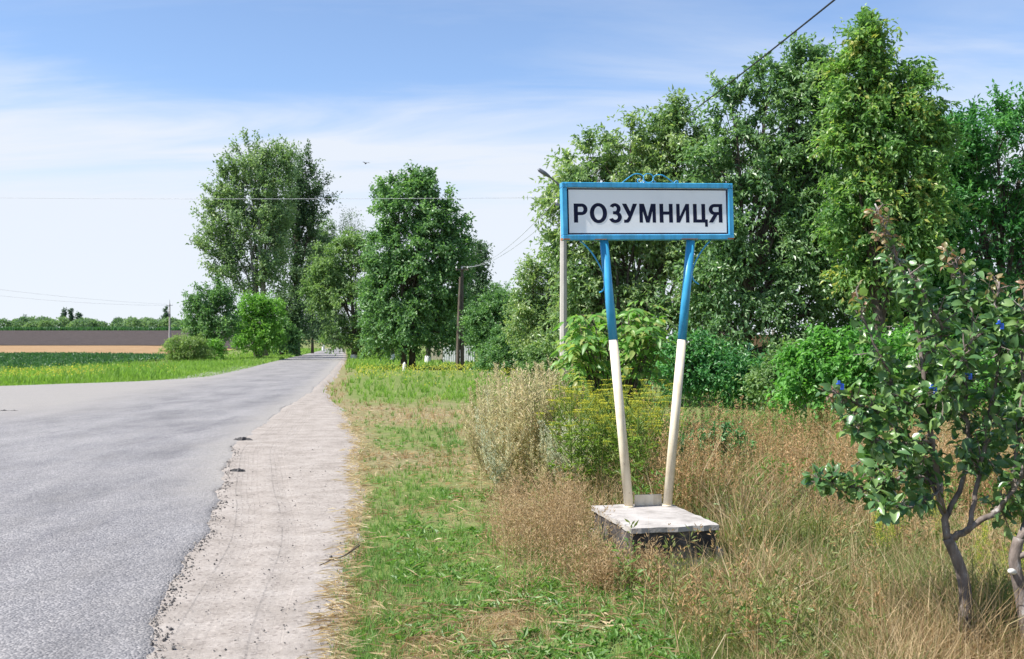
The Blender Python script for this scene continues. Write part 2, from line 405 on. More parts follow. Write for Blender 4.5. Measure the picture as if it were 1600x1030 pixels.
# ------------------------------------------------------------------ the lie of the land
def curve(pts):
    a = np.array(pts, float)
    return lambda y: np.interp(y, a[:, 0], a[:, 1])
E_ = curve([(-30, 4.5), (0, -0.15), (4, -0.78), (5.34, -0.93), (7.25, -1.12), (11.8, -1.78), (17, -2.7), (23, -3.85), (29, -5.3), (35, -6.6), (53, -9.3), (106, -17.7), (220, -36.9), (500, -86)])
R_ = curve([(-30, 3.8), (0, -0.95), (4, -1.75), (5.34, -2.03), (7.6, -2.5), (10.4, -3.07), (13, -3.75), (17, -4.65), (25, -5.75), (31, -6.5), (35, -7.0), (53, -9.7), (106, -18.0), (220, -37.3), (500, -86.5)])
L_ = curve([(36, -100), (36.6, -24), (37.8, -19.8), (42, -16.3), (45, -15.0), (48, -14.6), (60, -16.3), (75, -18.7), (106, -23.6), (155, -31.2), (220, -41.5), (500, -91)])
L2_ = curve([(-30, -3), (36, -12.9), (48, -14.6), (75, -18.7), (106, -23.6), (155, -31.2), (220, -41.5), (500, -91), (3000, -540)])
ramp_h = curve([(0, 0), (60, 0.0), (100, 0.22), (130, 0.62), (160, 1.08), (220, 2.15), (300, 3.85), (400, 6.3), (460, 7.4), (800, 11), (3000, 14)])
def hgt(x, y):
    x = np.asarray(x, float); y = np.asarray(y, float)
    s = x - L2_(y)
    left = sstep(-1.5, -24, s) * ramp_h(y)
    u = x - E_(y)
    right = sstep(0.3, 3, u) * (fbm(x * 0.7, y * 0.7, 3) - 0.5) * 0.14 * sstep(90, 40, y)
    return left + right

# ground: one sheet out to the horizon, finer near the viewer
def axis(fine0, fine1, step, lo, hi, k):
    f = np.arange(fine0, fine1 + 1e-6, step)
    d = np.geomspace(step, hi - fine1, k) + fine1
    b = fine0 - np.geomspace(step, fine0 - lo, k)
    return np.r_[b[::-1], f, d]
gx = axis(-6, 12, 0.25, -2500, 2500, 60)
gy = axis(2, 26, 0.25, -60, 4000, 90)
GX, GY = np.meshgrid(gx, gy)
GZ = hgt(GX, GY) - 0.012
nx, ny = len(gx), len(gy)
i = np.arange(ny - 1)[:, None] * nx + np.arange(nx - 1)[None]
Q = np.stack([i, i + 1, i + nx + 1, i + nx], -1).reshape(-1, 4)

def ground_mat():
    m, nt, bs, out = new_mat('soil_and_thatch')
    tc = nt.nodes.new('ShaderNodeTexCoord')
    def noise(sc, det=5, rg=0.6):
        n = nt.nodes.new('ShaderNodeTexNoise'); n.inputs['Scale'].default_value = sc
        n.inputs['Detail'].default_value = det; n.inputs['Roughness'].default_value = rg
        nt.links.new(tc.outputs['Object'], n.inputs['Vector']); return n.outputs[0]
    r1 = ramp_node(nt, [(0.30, (0.13, 0.10, 0.065)), (0.5, (0.26, 0.205, 0.125)), (0.68, (0.36, 0.29, 0.185))])
    nt.links.new(noise(14), r1.inputs[0])
    r2 = ramp_node(nt, [(0.35, (0.10, 0.13, 0.04)), (0.65, (0.19, 0.24, 0.075))])
    nt.links.new(noise(9), r2.inputs[0])
    at = nt.nodes.new('ShaderNodeAttribute'); at.attribute_name = 'v'      # how green the turf is there
    mx = nt.nodes.new('ShaderNodeMix'); mx.data_type = 'RGBA'
    nt.links.new(at.outputs['Fac'], mx.inputs['Factor'])
    nt.links.new(r1.outputs[0], mx.inputs['A']); nt.links.new(r2.outputs[0], mx.inputs['B'])
    nt.links.new(mx.outputs['Result'], bs.inputs['Base Color'])
    bs.inputs['Roughness'].default_value = 0.95; bs.inputs['Specular IOR Level'].default_value = 0.1
    b = nt.nodes.new('ShaderNodeBump'); b.inputs['Strength'].default_value = 0.8; b.inputs['Distance'].default_value = 0.03
    nt.links.new(noise(40), b.inputs['Height']); nt.links.new(b.outputs[0], bs.inputs['Normal'])
    return m
def greenness(x, y):
    """share of living grass in the turf"""
    u = x - E_(y)
    n = fbm(x * 0.9, y * 0.9, 21); n2 = fbm(x * 2.3, y * 2.3, 5)
    g = 0.32 + 0.5 * (n - 0.5)
    near = (sstep(5.7, 7.0, y) + sstep(0.35, 0.15, u) * sstep(6.5, 5.7, y)) * sstep(14.5, 11.5, y)
    g = g + near * sstep(-0.05, 0.12, u) * sstep(1.9, 1.35, u) * 0.54
    g = g + sstep(6.2, 5.4, y) * sstep(0.9, 1.2, u) * sstep(2.2, 1.9, u) * 0.55      # green tongue at the bottom of the picture
    midg = sstep(14.5, 17, y) * sstep(22, 19, y)
    g = g + midg * sstep(0.2, 0.6, u) * sstep(2.2, 1.5, u) * 0.6
    g = g + sstep(25, 31, y) * 0.85 * sstep(0.3, 1.2, u)
    g = g + sstep(1.9, 2.4, u) * sstep(9.5, 8.0, y) * (0.12 + 1.1 * (fbm(x * 1.3, y * 1.3, 57) - 0.42))
    g = g + sstep(3.6, 5.2, u) * sstep(12, 14.5, y) * 0.5
    g = g + (n2 - 0.5) * 0.8
    g = np.where(x < L2_(y), 0.9 + 0 * g, g)
    return np.clip(g, 0.0, 1.0)
V = np.stack([GX, GY, GZ], -1).reshape(-1, 3)
ground = link('ground', raw_mesh('ground', V, Q=Q, attr=greenness(V[:, 0], V[:, 1]), smooth=True), ground_mat())
tag(ground, 'rough turf and bare soil on both sides of the road', kind='structure')

# ---------------------------------------------------------------- road
def road_mat():
    m, nt, bs, out = new_mat('worn_asphalt')
    N = nt.nodes; Lk = nt.links
    tc = N.new('ShaderNodeTexCoord')
    def noise(sc, det=5, rg=0.6, stretch=None):
        n = N.new('ShaderNodeTexNoise'); n.inputs['Scale'].default_value = sc
        n.inputs['Detail'].default_value = det; n.inputs['Roughness'].default_value = rg
        v = tc.outputs['Object']
        if stretch:
            mp = N.new('ShaderNodeMapping'); mp.inputs['Scale'].default_value = stretch[:3]; mp.inputs['Rotation'].default_value = (0, 0, stretch[3])
            Lk.new(v, mp.inputs[0]); v = mp.outputs[0]
        Lk.new(v, n.inputs['Vector']); return n.outputs[0]
    base = ramp_node(nt, [(0.30, (0.145, 0.143, 0.151)), (0.5, (0.210, 0.206, 0.214)), (0.72, (0.275, 0.269, 0.272))])
    Lk.new(noise(0.9, 4, 0.62, (1.0, 0.35, 1, R(-11))), base.inputs[0])
    # aggregate: pale and dark stones
    vo = N.new('ShaderNodeTexVoronoi'); vo.inputs['Scale'].default_value = 62
    Lk.new(tc.outputs['Object'], vo.inputs['Vector'])
    sp = N.new('ShaderNodeSeparateColor'); Lk.new(vo.outputs['Color'], sp.inputs[0])
    st = ramp_node(nt, [(0.0, (0.42, 0.42, 0.45)), (0.45, (0.85, 0.85, 0.86)), (0.75, (1.12, 1.1, 1.08)), (1.0, (1.6, 1.55, 1.5))])
    Lk.new(sp.outputs[0], st.inputs[0])
    mu = N.new('ShaderNodeMix'); mu.data_type = 'RGBA'; mu.blend_type = 'MULTIPLY'; mu.inputs['Factor'].default_value = 0.68
    Lk.new(base.outputs[0], mu.inputs['A']); Lk.new(st.outputs[0], mu.inputs['B'])
    # dark bitumen bleeding, long tyre-wide patches
    pr = ramp_node(nt, [(0.56, (0, 0, 0)), (0.70, (1, 1, 1))])
    Lk.new(noise(1.3, 5, 0.65, (1.0, 0.22, 1, R(-14))), pr.inputs[0])
    dk = N.new('ShaderNodeMix'); dk.data_type = 'RGBA'; dk.blend_type = 'MULTIPLY'
    sc_ = N.new('ShaderNodeMath'); sc_.operation = 'MULTIPLY'; sc_.inputs[1].default_value = 0.8
    Lk.new(pr.outputs[0], sc_.inputs[0]); Lk.new(sc_.outputs[0], dk.inputs['Factor'])
    Lk.new(mu.outputs['Result'], dk.inputs['A']); dk.inputs['B'].default_value = (0.62, 0.62, 0.66, 1)
    # dust blown over it
    at = N.new('ShaderNodeAttribute'); at.attribute_name = 'v'
    a1 = N.new('ShaderNodeMath'); a1.operation = 'MULTIPLY_ADD'; a1.inputs[1].default_value = 0.9; a1.inputs[2].default_value = -0.45
    Lk.new(noise(2.2, 6, 0.7, (1, 0.4, 1, R(-20))), a1.inputs[0])
    a2 = N.new('ShaderNodeMath'); a2.operation = 'ADD'; a2.use_clamp = True
    Lk.new(a1.outputs[0], a2.inputs[0]); Lk.new(at.outputs['Fac'], a2.inputs[1])
    dr = ramp_node(nt, [(0.35, (0.225, 0.210, 0.197)), (0.65, (0.31, 0.294, 0.280))])
    Lk.new(noise(30, 5), dr.inputs[0])
    du = N.new('ShaderNodeMix'); du.data_type = 'RGBA'
    Lk.new(a2.outputs[0], du.inputs['Factor']); Lk.new(dk.outputs['Result'], du.inputs['A']); Lk.new(dr.outputs[0], du.inputs['B'])
    Lk.new(du.outputs['Result'], bs.inputs['Base Color'])
    bs.inputs['Roughness'].default_value = 0.82; bs.inputs['Specular IOR Level'].default_value = 0.25
    b = N.new('ShaderNodeBump'); b.inputs['Strength'].default_value = 0.9; b.inputs['Distance'].default_value = 0.008
    b.invert = True
    Lk.new(vo.outputs['Distance'], b.inputs['Height'])
    b2 = N.new('ShaderNodeBump'); b2.inputs['Strength'].default_value = 0.6; b2.inputs['Distance'].default_value = 0.02
    Lk.new(noise(11, 6), b2.inputs['Height']); Lk.new(b.outputs[0], b2.inputs['Normal'])
    Lk.new(b2.outputs[0], bs.inputs['Normal'])
    return m

def rag(y, seed=0, amp=1.0):
    return ((fbm(y * 0.8, y * 0 + 3.1, seed, 2) - 0.5) * 0.26 + (fbm(y * 6.0, y * 0 + 7.7, seed + 4, 4) - 0.5) * 0.11) * amp
ry = np.r_[np.arange(-30, 3, 1.0), np.arange(3, 24, 0.06), np.arange(24, 60, 0.3), np.arange(60, 230, 2.0), np.arange(230, 501, 10.0)]
redge = R_(ry) + rag(ry, 31, 1.0)
ledge = np.where(ry < 36.3, -70.0, L_(ry)) + rag(ry, 47, 1.2)
fr = np.r_[0, 0.004, 0.012, 0.03, 0.05, 0.08, 0.12, 0.17, 0.23, 0.3, 0.4, 0.5, 0.6, 0.7, 0.8, 0.9, 1.0]
# widths: the first 6.5 m from the right edge finely, then out to the left edge
wid = redge - ledge
cols = [np.minimum(f * 7.0, wid * f) for f in fr]
X = [redge - c for c in cols] + [redge - 7.0 - (np.maximum(wid, 7.0) - 7.0) * g for g in (0.05, 0.15, 0.35, 0.65, 1.0)]
X = np.stack(X, 1)
Yg = np.repeat(ry[:, None], X.shape[1], 1)
dist_edge = redge[:, None] - X
crown = (0.006 + 0.014 * sstep(12.5, 9.0, Yg)) * np.clip(dist_edge / 0.07, 0, 1) + 0.02 * np.clip(dist_edge / 3.0, 0, 1)
Z = hgt(X, Yg) * 0 + 0.010 + crown + (fbm(X * 1.6, Yg * 1.6, 9) - 0.5) * 0.014
Z[:, 0] = 0.002
leftd = X - ledge[:, None]
Z = Z - 0.03 * sstep(0.3, 0.0, leftd) * 0 
dust = 0.06 + 0.85 * sstep(1.0, 0.0, dist_edge) * sstep(9.0, 13, Yg)
dust = dust + 0.28 * sstep(0.30, 0.0, dist_edge) * fbm(X * 3, Yg * 3, 55)
dust = dust + 1.0 * sstep(18.5, 25, Yg) * sstep(60, 42, Yg) * sstep(3.0, 7.5, dist_edge) * np.where(Yg < 60, 1, 0)
dust = dust + 0.25 * sstep(28, 60, Yg)
dust = dust + 0.4 * sstep(1.2, 0.2, leftd)
n, k = X.shape
i = np.arange(n - 1)[:, None] * k + np.arange(k - 1)[None]
Q = np.stack([i, i + k, i + k + 1, i + 1], -1).reshape(-1, 4)
road = link('road', raw_mesh('road', np.stack([X, Yg, Z], -1).reshape(-1, 3), Q=Q, attr=np.clip(dust, 0, 1).ravel(), smooth=True), road_mat())
tag(road, 'worn grey asphalt road with a broken edge and dusty junction', kind='structure')

# ---------------------------------------------------------------- dirt shoulder
def shoulder_mat():
    m, nt, bs, out = new_mat('dusty_shoulder')
    N = nt.nodes; Lk = nt.links
    tc = N.new('ShaderNodeTexCoord')
    def noise(sc, det=5, rg=0.6):
        n = N.new('ShaderNodeTexNoise'); n.inputs['Scale'].default_value = sc
        n.inputs['Detail'].default_value = det; n.inputs['Roughness'].default_value = rg
        Lk.new(tc.outputs['Object'], n.inputs['Vector']); return n.outputs[0]
    r1 = ramp_node(nt, [(0.30, (0.225, 0.198, 0.176)), (0.5, (0.30, 0.268, 0.243)), (0.7, (0.355, 0.322, 0.296))])
    Lk.new(noise(2.6, 8, 0.68), r1.inputs[0])
    vo = N.new('ShaderNodeTexVoronoi'); vo.inputs['Scale'].default_value = 45
    Lk.new(tc.outputs['Object'], vo.inputs['Vector'])
    sp = N.new('ShaderNodeSeparateColor'); Lk.new(vo.outputs['Color'], sp.inputs[0])
    st = ramp_node(nt, [(0.0, (0.62, 0.60, 0.60)), (0.16, (0.95, 0.95, 0.95)), (0.85, (1.0, 1.0, 1.0)), (1.0, (1.2, 1.2, 1.2))])
    Lk.new(sp.outputs[1], st.inputs[0])
    mu = N.new('ShaderNodeMix'); mu.data_type = 'RGBA'; mu.blend_type = 'MULTIPLY'; mu.inputs['Factor'].default_value = 0.8
    Lk.new(r1.outputs[0], mu.inputs['A']); Lk.new(st.outputs[0], mu.inputs['B'])
    Lk.new(mu.outputs['Result'], bs.inputs['Base Color'])
    bs.inputs['Roughness'].default_value = 0.95; bs.inputs['Specular IOR Level'].default_value = 0.1
    b = N.new('ShaderNodeBump'); b.inputs['Strength'].default_value = 0.55; b.inputs['Distance'].default_value = 0.012
    Lk.new(noise(38, 6, 0.7), b.inputs['Height'])
    # tyre lines: the distance from the asphalt is stored on the sheet
    at = N.new('ShaderNodeAttribute'); at.attribute_name = 'v'
    sn_ = N.new('ShaderNodeMath'); sn_.operation = 'MULTIPLY'; sn_.inputs[1].default_value = 2 * math.pi / 0.062; Lk.new(at.outputs['Fac'], sn_.inputs[0])
    s2 = N.new('ShaderNodeMath'); s2.operation = 'SINE'; Lk.new(sn_.outputs[0], s2.inputs[0])
    s3 = N.new('ShaderNodeMath'); s3.operation = 'GREATER_THAN'; s3.inputs[1].default_value = 0.80; Lk.new(s2.outputs[0], s3.inputs[0])
    band = ramp_node(nt, [(0.0, (0, 0, 0)), (0.18, (0, 0, 0)), (0.22, (1, 1, 1)), (0.46, (1, 1, 1)), (0.5, (0, 0, 0)), (0.62, (0, 0, 0)), (0.66, (0.8, 0.8, 0.8)), (0.80, (0.8, 0.8, 0.8)), (0.84, (0, 0, 0))])
    Lk.new(at.outputs['Fac'], band.inputs[0])
    brk = ramp_node(nt, [(0.36, (0, 0, 0)), (0.52, (1, 1, 1))]); Lk.new(noise(1.7, 4), brk.inputs[0])
    s4 = N.new('ShaderNodeMath'); s4.operation = 'MULTIPLY'; Lk.new(s3.outputs[0], s4.inputs[0]); Lk.new(band.outputs[0], s4.inputs[1])
    s5 = N.new('ShaderNodeMath'); s5.operation = 'MULTIPLY'; Lk.new(s4.outputs[0], s5.inputs[0]); Lk.new(brk.outputs[0], s5.inputs[1])
    b0 = N.new('ShaderNodeBump'); b0.inputs['Strength'].default_value = 0.9; b0.inputs['Distance'].default_value = 0.010; b0.invert = True
    Lk.new(s5.outputs[0], b0.inputs['Height']); Lk.new(b.outputs[0], b0.inputs['Normal']); b = b0
    b2 = N.new('ShaderNodeBump'); b2.inputs['Strength'].default_value = 0.5; b2.inputs['Distance'].default_value = 0.006
    vb = N.new('ShaderNodeTexVoronoi'); vb.inputs['Scale'].default_value = 24
    Lk.new(tc.outputs['Object'], vb.inputs['Vector']); b2.invert = True
    Lk.new(vb.outputs['Distance'], b2.inputs['Height']); Lk.new(b.outputs[0], b2.inputs['Normal'])
    Lk.new(b2.outputs[0], bs.inputs['Normal'])
    return m
sy = np.r_[np.arange(-30, 3, 1.0), np.arange(3, 20, 0.11), np.arange(20, 60, 0.8), np.arange(60, 221, 4.0)]
sl = R_(sy) - 0.9
sr = E_(sy) + rag(sy, 61, 1.1) + 0.05
t = np.linspace(0, 1, 49)
X = sl[:, None] + (sr - sl)[:, None] * t[None]
Yg = np.repeat(sy[:, None], len(t), 1)
# tyre ruts pressed into the dust, running along the shoulder
u = (X - R_(Yg)); wv = np.zeros_like(X)
u = u + 0.06 * np.sin(Yg * 0.55) + 0.03 * np.sin(Yg * 1.3)
for c, w in ((0.34, 0.13), (0.73, 0.09)):
    cc = c
    inside = np.exp(-((u - cc) / w) ** 4)
    wv += inside * -0.008 * sstep(17, 12, Yg)
edge = sstep(0.25, 0.0, sr[:, None] - X)
Z = 0.012 + wv + (fbm(X * 5, Yg * 2.5, 71) - 0.5) * 0.006 + (fbm(X * 1.2, Yg * 0.6, 72) - 0.5) * 0.014 - 0.022 * edge - 0.035 * sstep(0.02, -0.22, X - R_(Yg))
n, k = X.shape
i = np.arange(n - 1)[:, None] * k + np.arange(k - 1)[None]
Q = np.stack([i, i + 1, i + k + 1, i + k], -1).reshape(-1, 4)
sh = link('dirt_shoulder', raw_mesh('dirt_shoulder', np.stack([X, Yg, Z], -1).reshape(-1, 3), Q=Q, attr=u.ravel(), smooth=True), shoulder_mat())
tag(sh, 'pale dusty dirt shoulder with tyre tracks beside the asphalt', kind='structure')

# ---------------------------------------------------------------- fields on the left
def sheet(name, label, y0, y1, x0f, x1f, mat, dz, ncol=40, step=3.0):
    ys = np.arange(y0, y1 + 1e-6, step); tt = np.linspace(0, 1, ncol)
    X = x0f(ys)[:, None] + (x1f(ys) - x0f(ys))[:, None] * tt[None]; Yg = np.repeat(ys[:, None], ncol, 1)
    Z = hgt(X, Yg) + dz
    i = np.arange(len(ys) - 1)[:, None] * ncol + np.arange(ncol - 1)[None]
    Q = np.stack([i, i + 1, i + ncol + 1, i + ncol], -1).reshape(-1, 4)
    o = link(name, raw_mesh(name, np.stack([X, Yg, Z], -1).reshape(-1, 3), Q=Q, attr=np.zeros(X.size), smooth=True), mat)
    return tag(o, label, kind='structure')
left_far = lambda y: -0.62 * y - 260
near_road = lambda y: L2_(y) - 9 - 0.02 * y
M['plough'] = noise_mat('ploughed_earth', [(0.036, 0.028, 0.027), (0.062, 0.050, 0.047), (0.095, 0.078, 0.072)], 0.7, 0.95, 1.0, 1.6, detail=8, spec=0.1, dist=0.35)
M['stubble'] = noise_mat('stubble', [(0.22, 0.135, 0.07), (0.30, 0.195, 0.105), (0.35, 0.24, 0.14)], 0.5, 0.95, 0.8, 3.0, detail=8, spec=0.1, dist=0.1, stretch=(1, 3, 1))
M['fieldsoil'] = noise_mat('field_soil', [(0.05, 0.08, 0.03), (0.08, 0.11, 0.045)], 1.0, 0.95, 0.6, 4)
sheet('beet_field', 'dark soil under the green crop beyond the left verge', 55, 103, left_far, near_road, M['fieldsoil'], 0.05)
sheet('stubble_field', 'narrow orange stubble strip between green crop and ploughed earth', 103, 161, left_far, near_road, M['stubble'], 0.10)
sheet('ploughed_field', 'dark brown ploughed field rising towards the far trees', 161, 401, left_far, near_road, M['plough'], 0.15, step=6)

# ------------------------------------------------------------------ the town sign
SIGN_RZ = R(11.5)
SX, SY = 1.115, 8.15
sign = empty('town_sign', (SX, SY, 0.36), SIGN_RZ)
tag(sign, 'blue framed white town name sign on two slanting blue and cream legs', 'sign')
PW, PH, PC = 1.465, 0.465, 2.77 - 0.36          # panel width, height, centre above the slab
FWd = 0.041
fr_ = MB()
zt, zb = PC + PH / 2, PC - PH / 2
frame = empty('sign_frame'); frame.parent = sign
def bar(c, d, nm='frame_bar', mat='blue'):
    b = MB(); b.box(c, d, bev=0.004); return b.build(nm, M[mat], frame)
bar((0, 0, zt - FWd / 2), (PW, 0.08, FWd)); bar((0, 0, zb + FWd / 2), (PW, 0.08, FWd))
bar((-PW / 2 + FWd / 2, 0, PC), (FWd, 0.0785, PH - 2 * FWd)); bar((PW / 2 - FWd / 2, 0, PC), (FWd, 0.0785, PH - 2 * FWd))
# rust creeping in at the bottom corners and under the lower bar
for c_, d_ in (((-PW / 2 + 0.03, -0.0405, zb + 0.006), (0.055, 0.003, 0.012)), ((PW / 2 - 0.03, -0.0405, zb + 0.006), (0.055, 0.003, 0.012)),
               ((-PW / 2 - 0.0008, 0.0, zb + 0.010), (0.003, 0.07, 0.018)), ((-0.42, -0.0403, zb + 0.004), (0.10, 0.003, 0.007)), ((0.34, -0.0403, zb + 0.004), (0.14, 0.003, 0.007))):
    MB().box(c_, d_).build('rust_patch', M['rust'], frame)
for sx in (-1, 1):
    for q in (0, 1, 2):
        th = np.linspace(0, 2 * np.pi, 9)[:-1]
        c = np.array([sx * (PW / 2 - 0.012 - 0.022 * (q % 2)), -0.040, zt - 0.014 - 0.022 * (q // 2)])
        MB().tube([c, c + [0, -0.007, 0]], 0.0065, 6).build('rivet', M['blue'], frame)
panel = MB().box((0, -0.014, PC), (PW - 2 * FWd - 0.002, 0.012, PH - 2 * FWd - 0.002)).build('sign_panel', M['signwhite'], sign)
ROLL = R(-1.4)                                   # the panel hangs a little askew
def askew(o):
    c = Vector((0, 0, PC)); m_ = Matrix.Rotation(ROLL, 4, 'Y')
    o.matrix_local = Matrix.Translation(c) @ m_ @ Matrix.Translation(-c)
    return o
askew(frame); askew(panel)
# printed border and letters: zoom coordinates of the photograph -> panel coordinates
KX, KZ = PW / (1397 - 245), PH / (587 - 195)
def pz(x, y): return ((x - 821) * KX, PC + (391 - y) * KZ)
FACE = -0.0204
b = MB()
iw, ih = PW / 2 - FWd - 0.004, PH / 2 - FWd - 0.005
t_ = 0.0115
b.box((0, FACE, PC + ih - t_ / 2), (2 * iw, 0.0004, t_)); b.box((0, FACE, PC - ih + t_ / 2), (2 * iw, 0.0004, t_))
b.box((-iw + t_ / 2, FACE, PC), (t_, 0.0004, 2 * ih - 2 * t_)); b.box((iw - t_ / 2, FACE, PC), (t_, 0.0004, 2 * ih - 2 * t_))
b.build('printed_border', M['ink'], panel)
def letter(polys):
    b = MB(); k = 0
    for P in polys:
        P = [pz(*q) for q in P]
        y = FACE - 0.00003 * k; k += 1
        V = np.array([[x, y, z] for x, z in P]); n = len(P)
        if n == 4: b.add(V, Q=[[0, 1, 2, 3]])
        else: b.add(V, T=[[0, a, a + 1] for a in range(1, n - 1)])
    return b.build('letter', M['ink'], panel)
def rect(x0, y0, x1, y1): return [(x0, y0), (x1, y0), (x1, y1), (x0, y1)]
def arc(cx, cy, ro, so, ri, si, a0, a1, n=18):
    a = np.radians(np.linspace(a0, a1, n + 1)); out = []
    for p, q in zip(a[:-1], a[1:]):
        out.append([(cx + ro * math.cos(p), cy - so * math.sin(p)), (cx + ro * math.cos(q), cy - so * math.sin(q)),
                    (cx + ri * math.cos(q), cy - si * math.sin(q)), (cx + ri * math.cos(p), cy - si * math.sin(p))])
    return out
letter([rect(322, 338, 349, 468), rect(349, 338, 374, 360), rect(349, 395, 374, 417)] + arc(374, 377.5, 38, 39.5, 12, 17.5, -90, 90))          # R
letter(arc(484, 403, 57, 69, 29, 46, 0, 360, 36))                                                                                             # O
letter(arc(594, 373, 38, 38, 12, 17, 155, -90) + arc(595, 430, 44, 40.5, 17, 18, 90, -160) + [rect(580, 390, 595, 411.5)])                     # Z
letter([[(641, 338), (671, 338), (703, 408), (688, 436)], [(714, 338), (743, 338), (706, 428), (684, 424)],
        [(706, 428), (694, 455), (676, 440), (684, 424)], [(694, 455), (682, 468), (668, 448), (676, 440)], [(682, 468), (653, 469), (653, 447), (668, 448)]])   # U
letter([rect(757, 338, 780, 468), rect(845, 338, 868, 468), [(766, 338), (789, 338), (824, 468), (801, 468)], [(836, 338), (859, 338), (824, 468), (801, 468)]])  # M
letter([rect(893, 338, 919, 468), rect(957, 338, 983, 468), rect(919, 391, 957, 413)])                                                        # N
letter([rect(1007, 338, 1031, 468), rect(1072, 338, 1096, 468), [(1031, 468), (1031, 424), (1072, 338), (1072, 382)]])                          # I
letter([rect(1122, 338, 1148, 468), rect(1180, 338, 1206, 446), rect(1148, 446, 1222, 468), rect(1203, 468, 1222, 497)])                       # TS
letter([rect(1299, 338, 1325, 468), rect(1270, 338, 1299, 360), rect(1268, 394, 1299, 415)] + arc(1270, 376.5, 39, 38.5, 13, 16.5, 90, 270)
       + [[(1262, 415), (1291, 415), (1259, 468), (1228, 468)]])                                                                              # YA
# legs: steel tube, painted blue above and cream below
cs, sn = math.cos(SIGN_RZ), math.sin(SIGN_RZ)
def leg(xt, xb, nm):
    e = empty('leg'); e.parent = sign
    top = np.array([xt, 0.005, zb + 0.002]); bot = np.array([xb, 0.005, -0.005])
    f = 0.625
    mid = bot + (top - bot) * f
    MB().tube([top, (top + mid) / 2, mid], [0.0355, 0.036, 0.0365], 20).build('blue_section', M['blue'], e, smooth=True)
    MB().tube([mid, (bot + mid) / 2, bot], [0.0366, 0.0372, 0.038], 20).build('cream_section', M['cream'], e, smooth=True)
    wb = MB(); th = np.linspace(0, 2 * np.pi, 15)
    wb.tube(np.stack([xb + 0.039 * np.cos(th), 0.005 + 0.039 * np.sin(th), 0 * th + 0.004], 1), 0.007, 6)
    wb.build('weld_collar', M['cream'], e, smooth=True)
leg(-0.376, -0.165, 'l'); leg(0.372, 0.163, 'r')
MB().box((0.012, 0.045, 0.045), (0.235, 0.012, 0.09), bev=0.002).build('foot_plate', M['cream'], sign)
# wrought scrolls on top and brackets at the legs
def spline(P, n=8):
    P = np.array(P, float); Q = np.r_[2 * P[:1] - P[1:2], P, 2 * P[-1:] - P[-2:-1]]; out = []
    for a in range(1, len(Q) - 2):
        for t in np.linspace(0, 1, n, endpoint=False):
            out.append(0.5 * (2 * Q[a] + (Q[a + 1] - Q[a - 1]) * t + (2 * Q[a - 1] - 5 * Q[a] + 4 * Q[a + 1] - Q[a + 2]) * t * t + (3 * Q[a] - Q[a - 1] - 3 * Q[a + 1] + Q[a + 2]) * t ** 3))
    out.append(P[-1]); return np.array(out)
def rod(pts, nm, r=0.0045, dy=0.0):
    P = np.array([[pz(x, y)[0], dy, pz(x, y)[1]] for x, y in pts])
    askew(MB().tube(spline(P), r, 6).build(nm, M['blue'], sign, smooth=True))
a_ = np.linspace(0, 2 * np.pi, 11)
rod([(826 + 34 * math.cos(t), 160 + 31 * math.sin(t)) for t in a_], 'scroll', 0.0046, -0.012)
rod([(650, 192), (690, 160), (735, 131), (775, 132), (797, 150), (795, 178), (775, 192), (757, 184), (757, 168), (770, 162)], 'scroll')
rod([(1030, 180), (1022, 190), (1004, 191), (970, 165), (925, 137), (885, 136), (864, 152), (862, 172), (878, 186)], 'scroll')
rod([(1004, 190), (1016, 176), (1030, 178), (1026, 190)], 'scroll')
rod([(362, 588), (400, 625), (450, 690), (495, 775), (520, 838), (519, 890), (505, 930), (482, 945)], 'bracket_rod', 0.0065)
rod([(1246, 588), (1200, 640), (1155, 705), (1122, 775), (1112, 830), (1122, 870), (1155, 897)], 'bracket_rod', 0.0065)

# concrete plinth under the sign
pl = empty('sign_plinth', (1.09, 7.78, 0), R(12))
tag(pl, 'cracked concrete plinth with dark sides under the town sign', 'plinth')
def rough_slab(name, dx, dy, z0, z1, mat, n=10, amp=0.012, off=(0, 0), seed=1):
    bm = bmesh.new()
    g = bmesh.ops.create_grid(bm, x_segments=n, y_segments=n + 4, size=0.5)
    r_ = np.random.default_rng(seed)
    for v in bm.verts:
        e_ = max(abs(v.co.x), abs(v.co.y)) > 0.49
        v.co.x = v.co.x * dx + (r_.normal() * amp * 0.9 if e_ else 0) + off[0]
        v.co.y = v.co.y * dy + (r_.normal() * amp * 0.9 if e_ else 0) + off[1]
        v.co.z = z1 + (-amp * r_.uniform(0.2, 1.2) if e_ else 0)
    ret = bmesh.ops.extrude_face_region(bm, geom=list(bm.faces))
    for v in [x for x in ret['geom'] if isinstance(x, bmesh.types.BMVert)]:
        v.co.z = z0 + r_.normal() * amp * 0.3
    bmesh.ops.recalc_face_normals(bm, faces=list(bm.faces))
    me = bpy.data.meshes.new(name); bm.to_mesh(me); bm.free()
    return link(name, me, mat, pl)
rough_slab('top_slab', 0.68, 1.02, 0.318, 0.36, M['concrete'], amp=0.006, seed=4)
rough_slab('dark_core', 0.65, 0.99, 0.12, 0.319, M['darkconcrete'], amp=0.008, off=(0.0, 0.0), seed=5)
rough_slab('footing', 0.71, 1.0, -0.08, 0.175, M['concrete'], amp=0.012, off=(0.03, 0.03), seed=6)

# ------------------------------------------------------------------ trees
def limb(P0, P1, sag, n=5, wob=0.0, r_=rng):
    t = np.linspace(0, 1, n)[:, None]
    P = P0 + (P1 - P0) * t
    P[:, 2] += sag * np.sin(np.pi * t[:, 0])
    if wob: P[1:-1] += r_.normal(0, wob, (n - 2, 3))
    return P

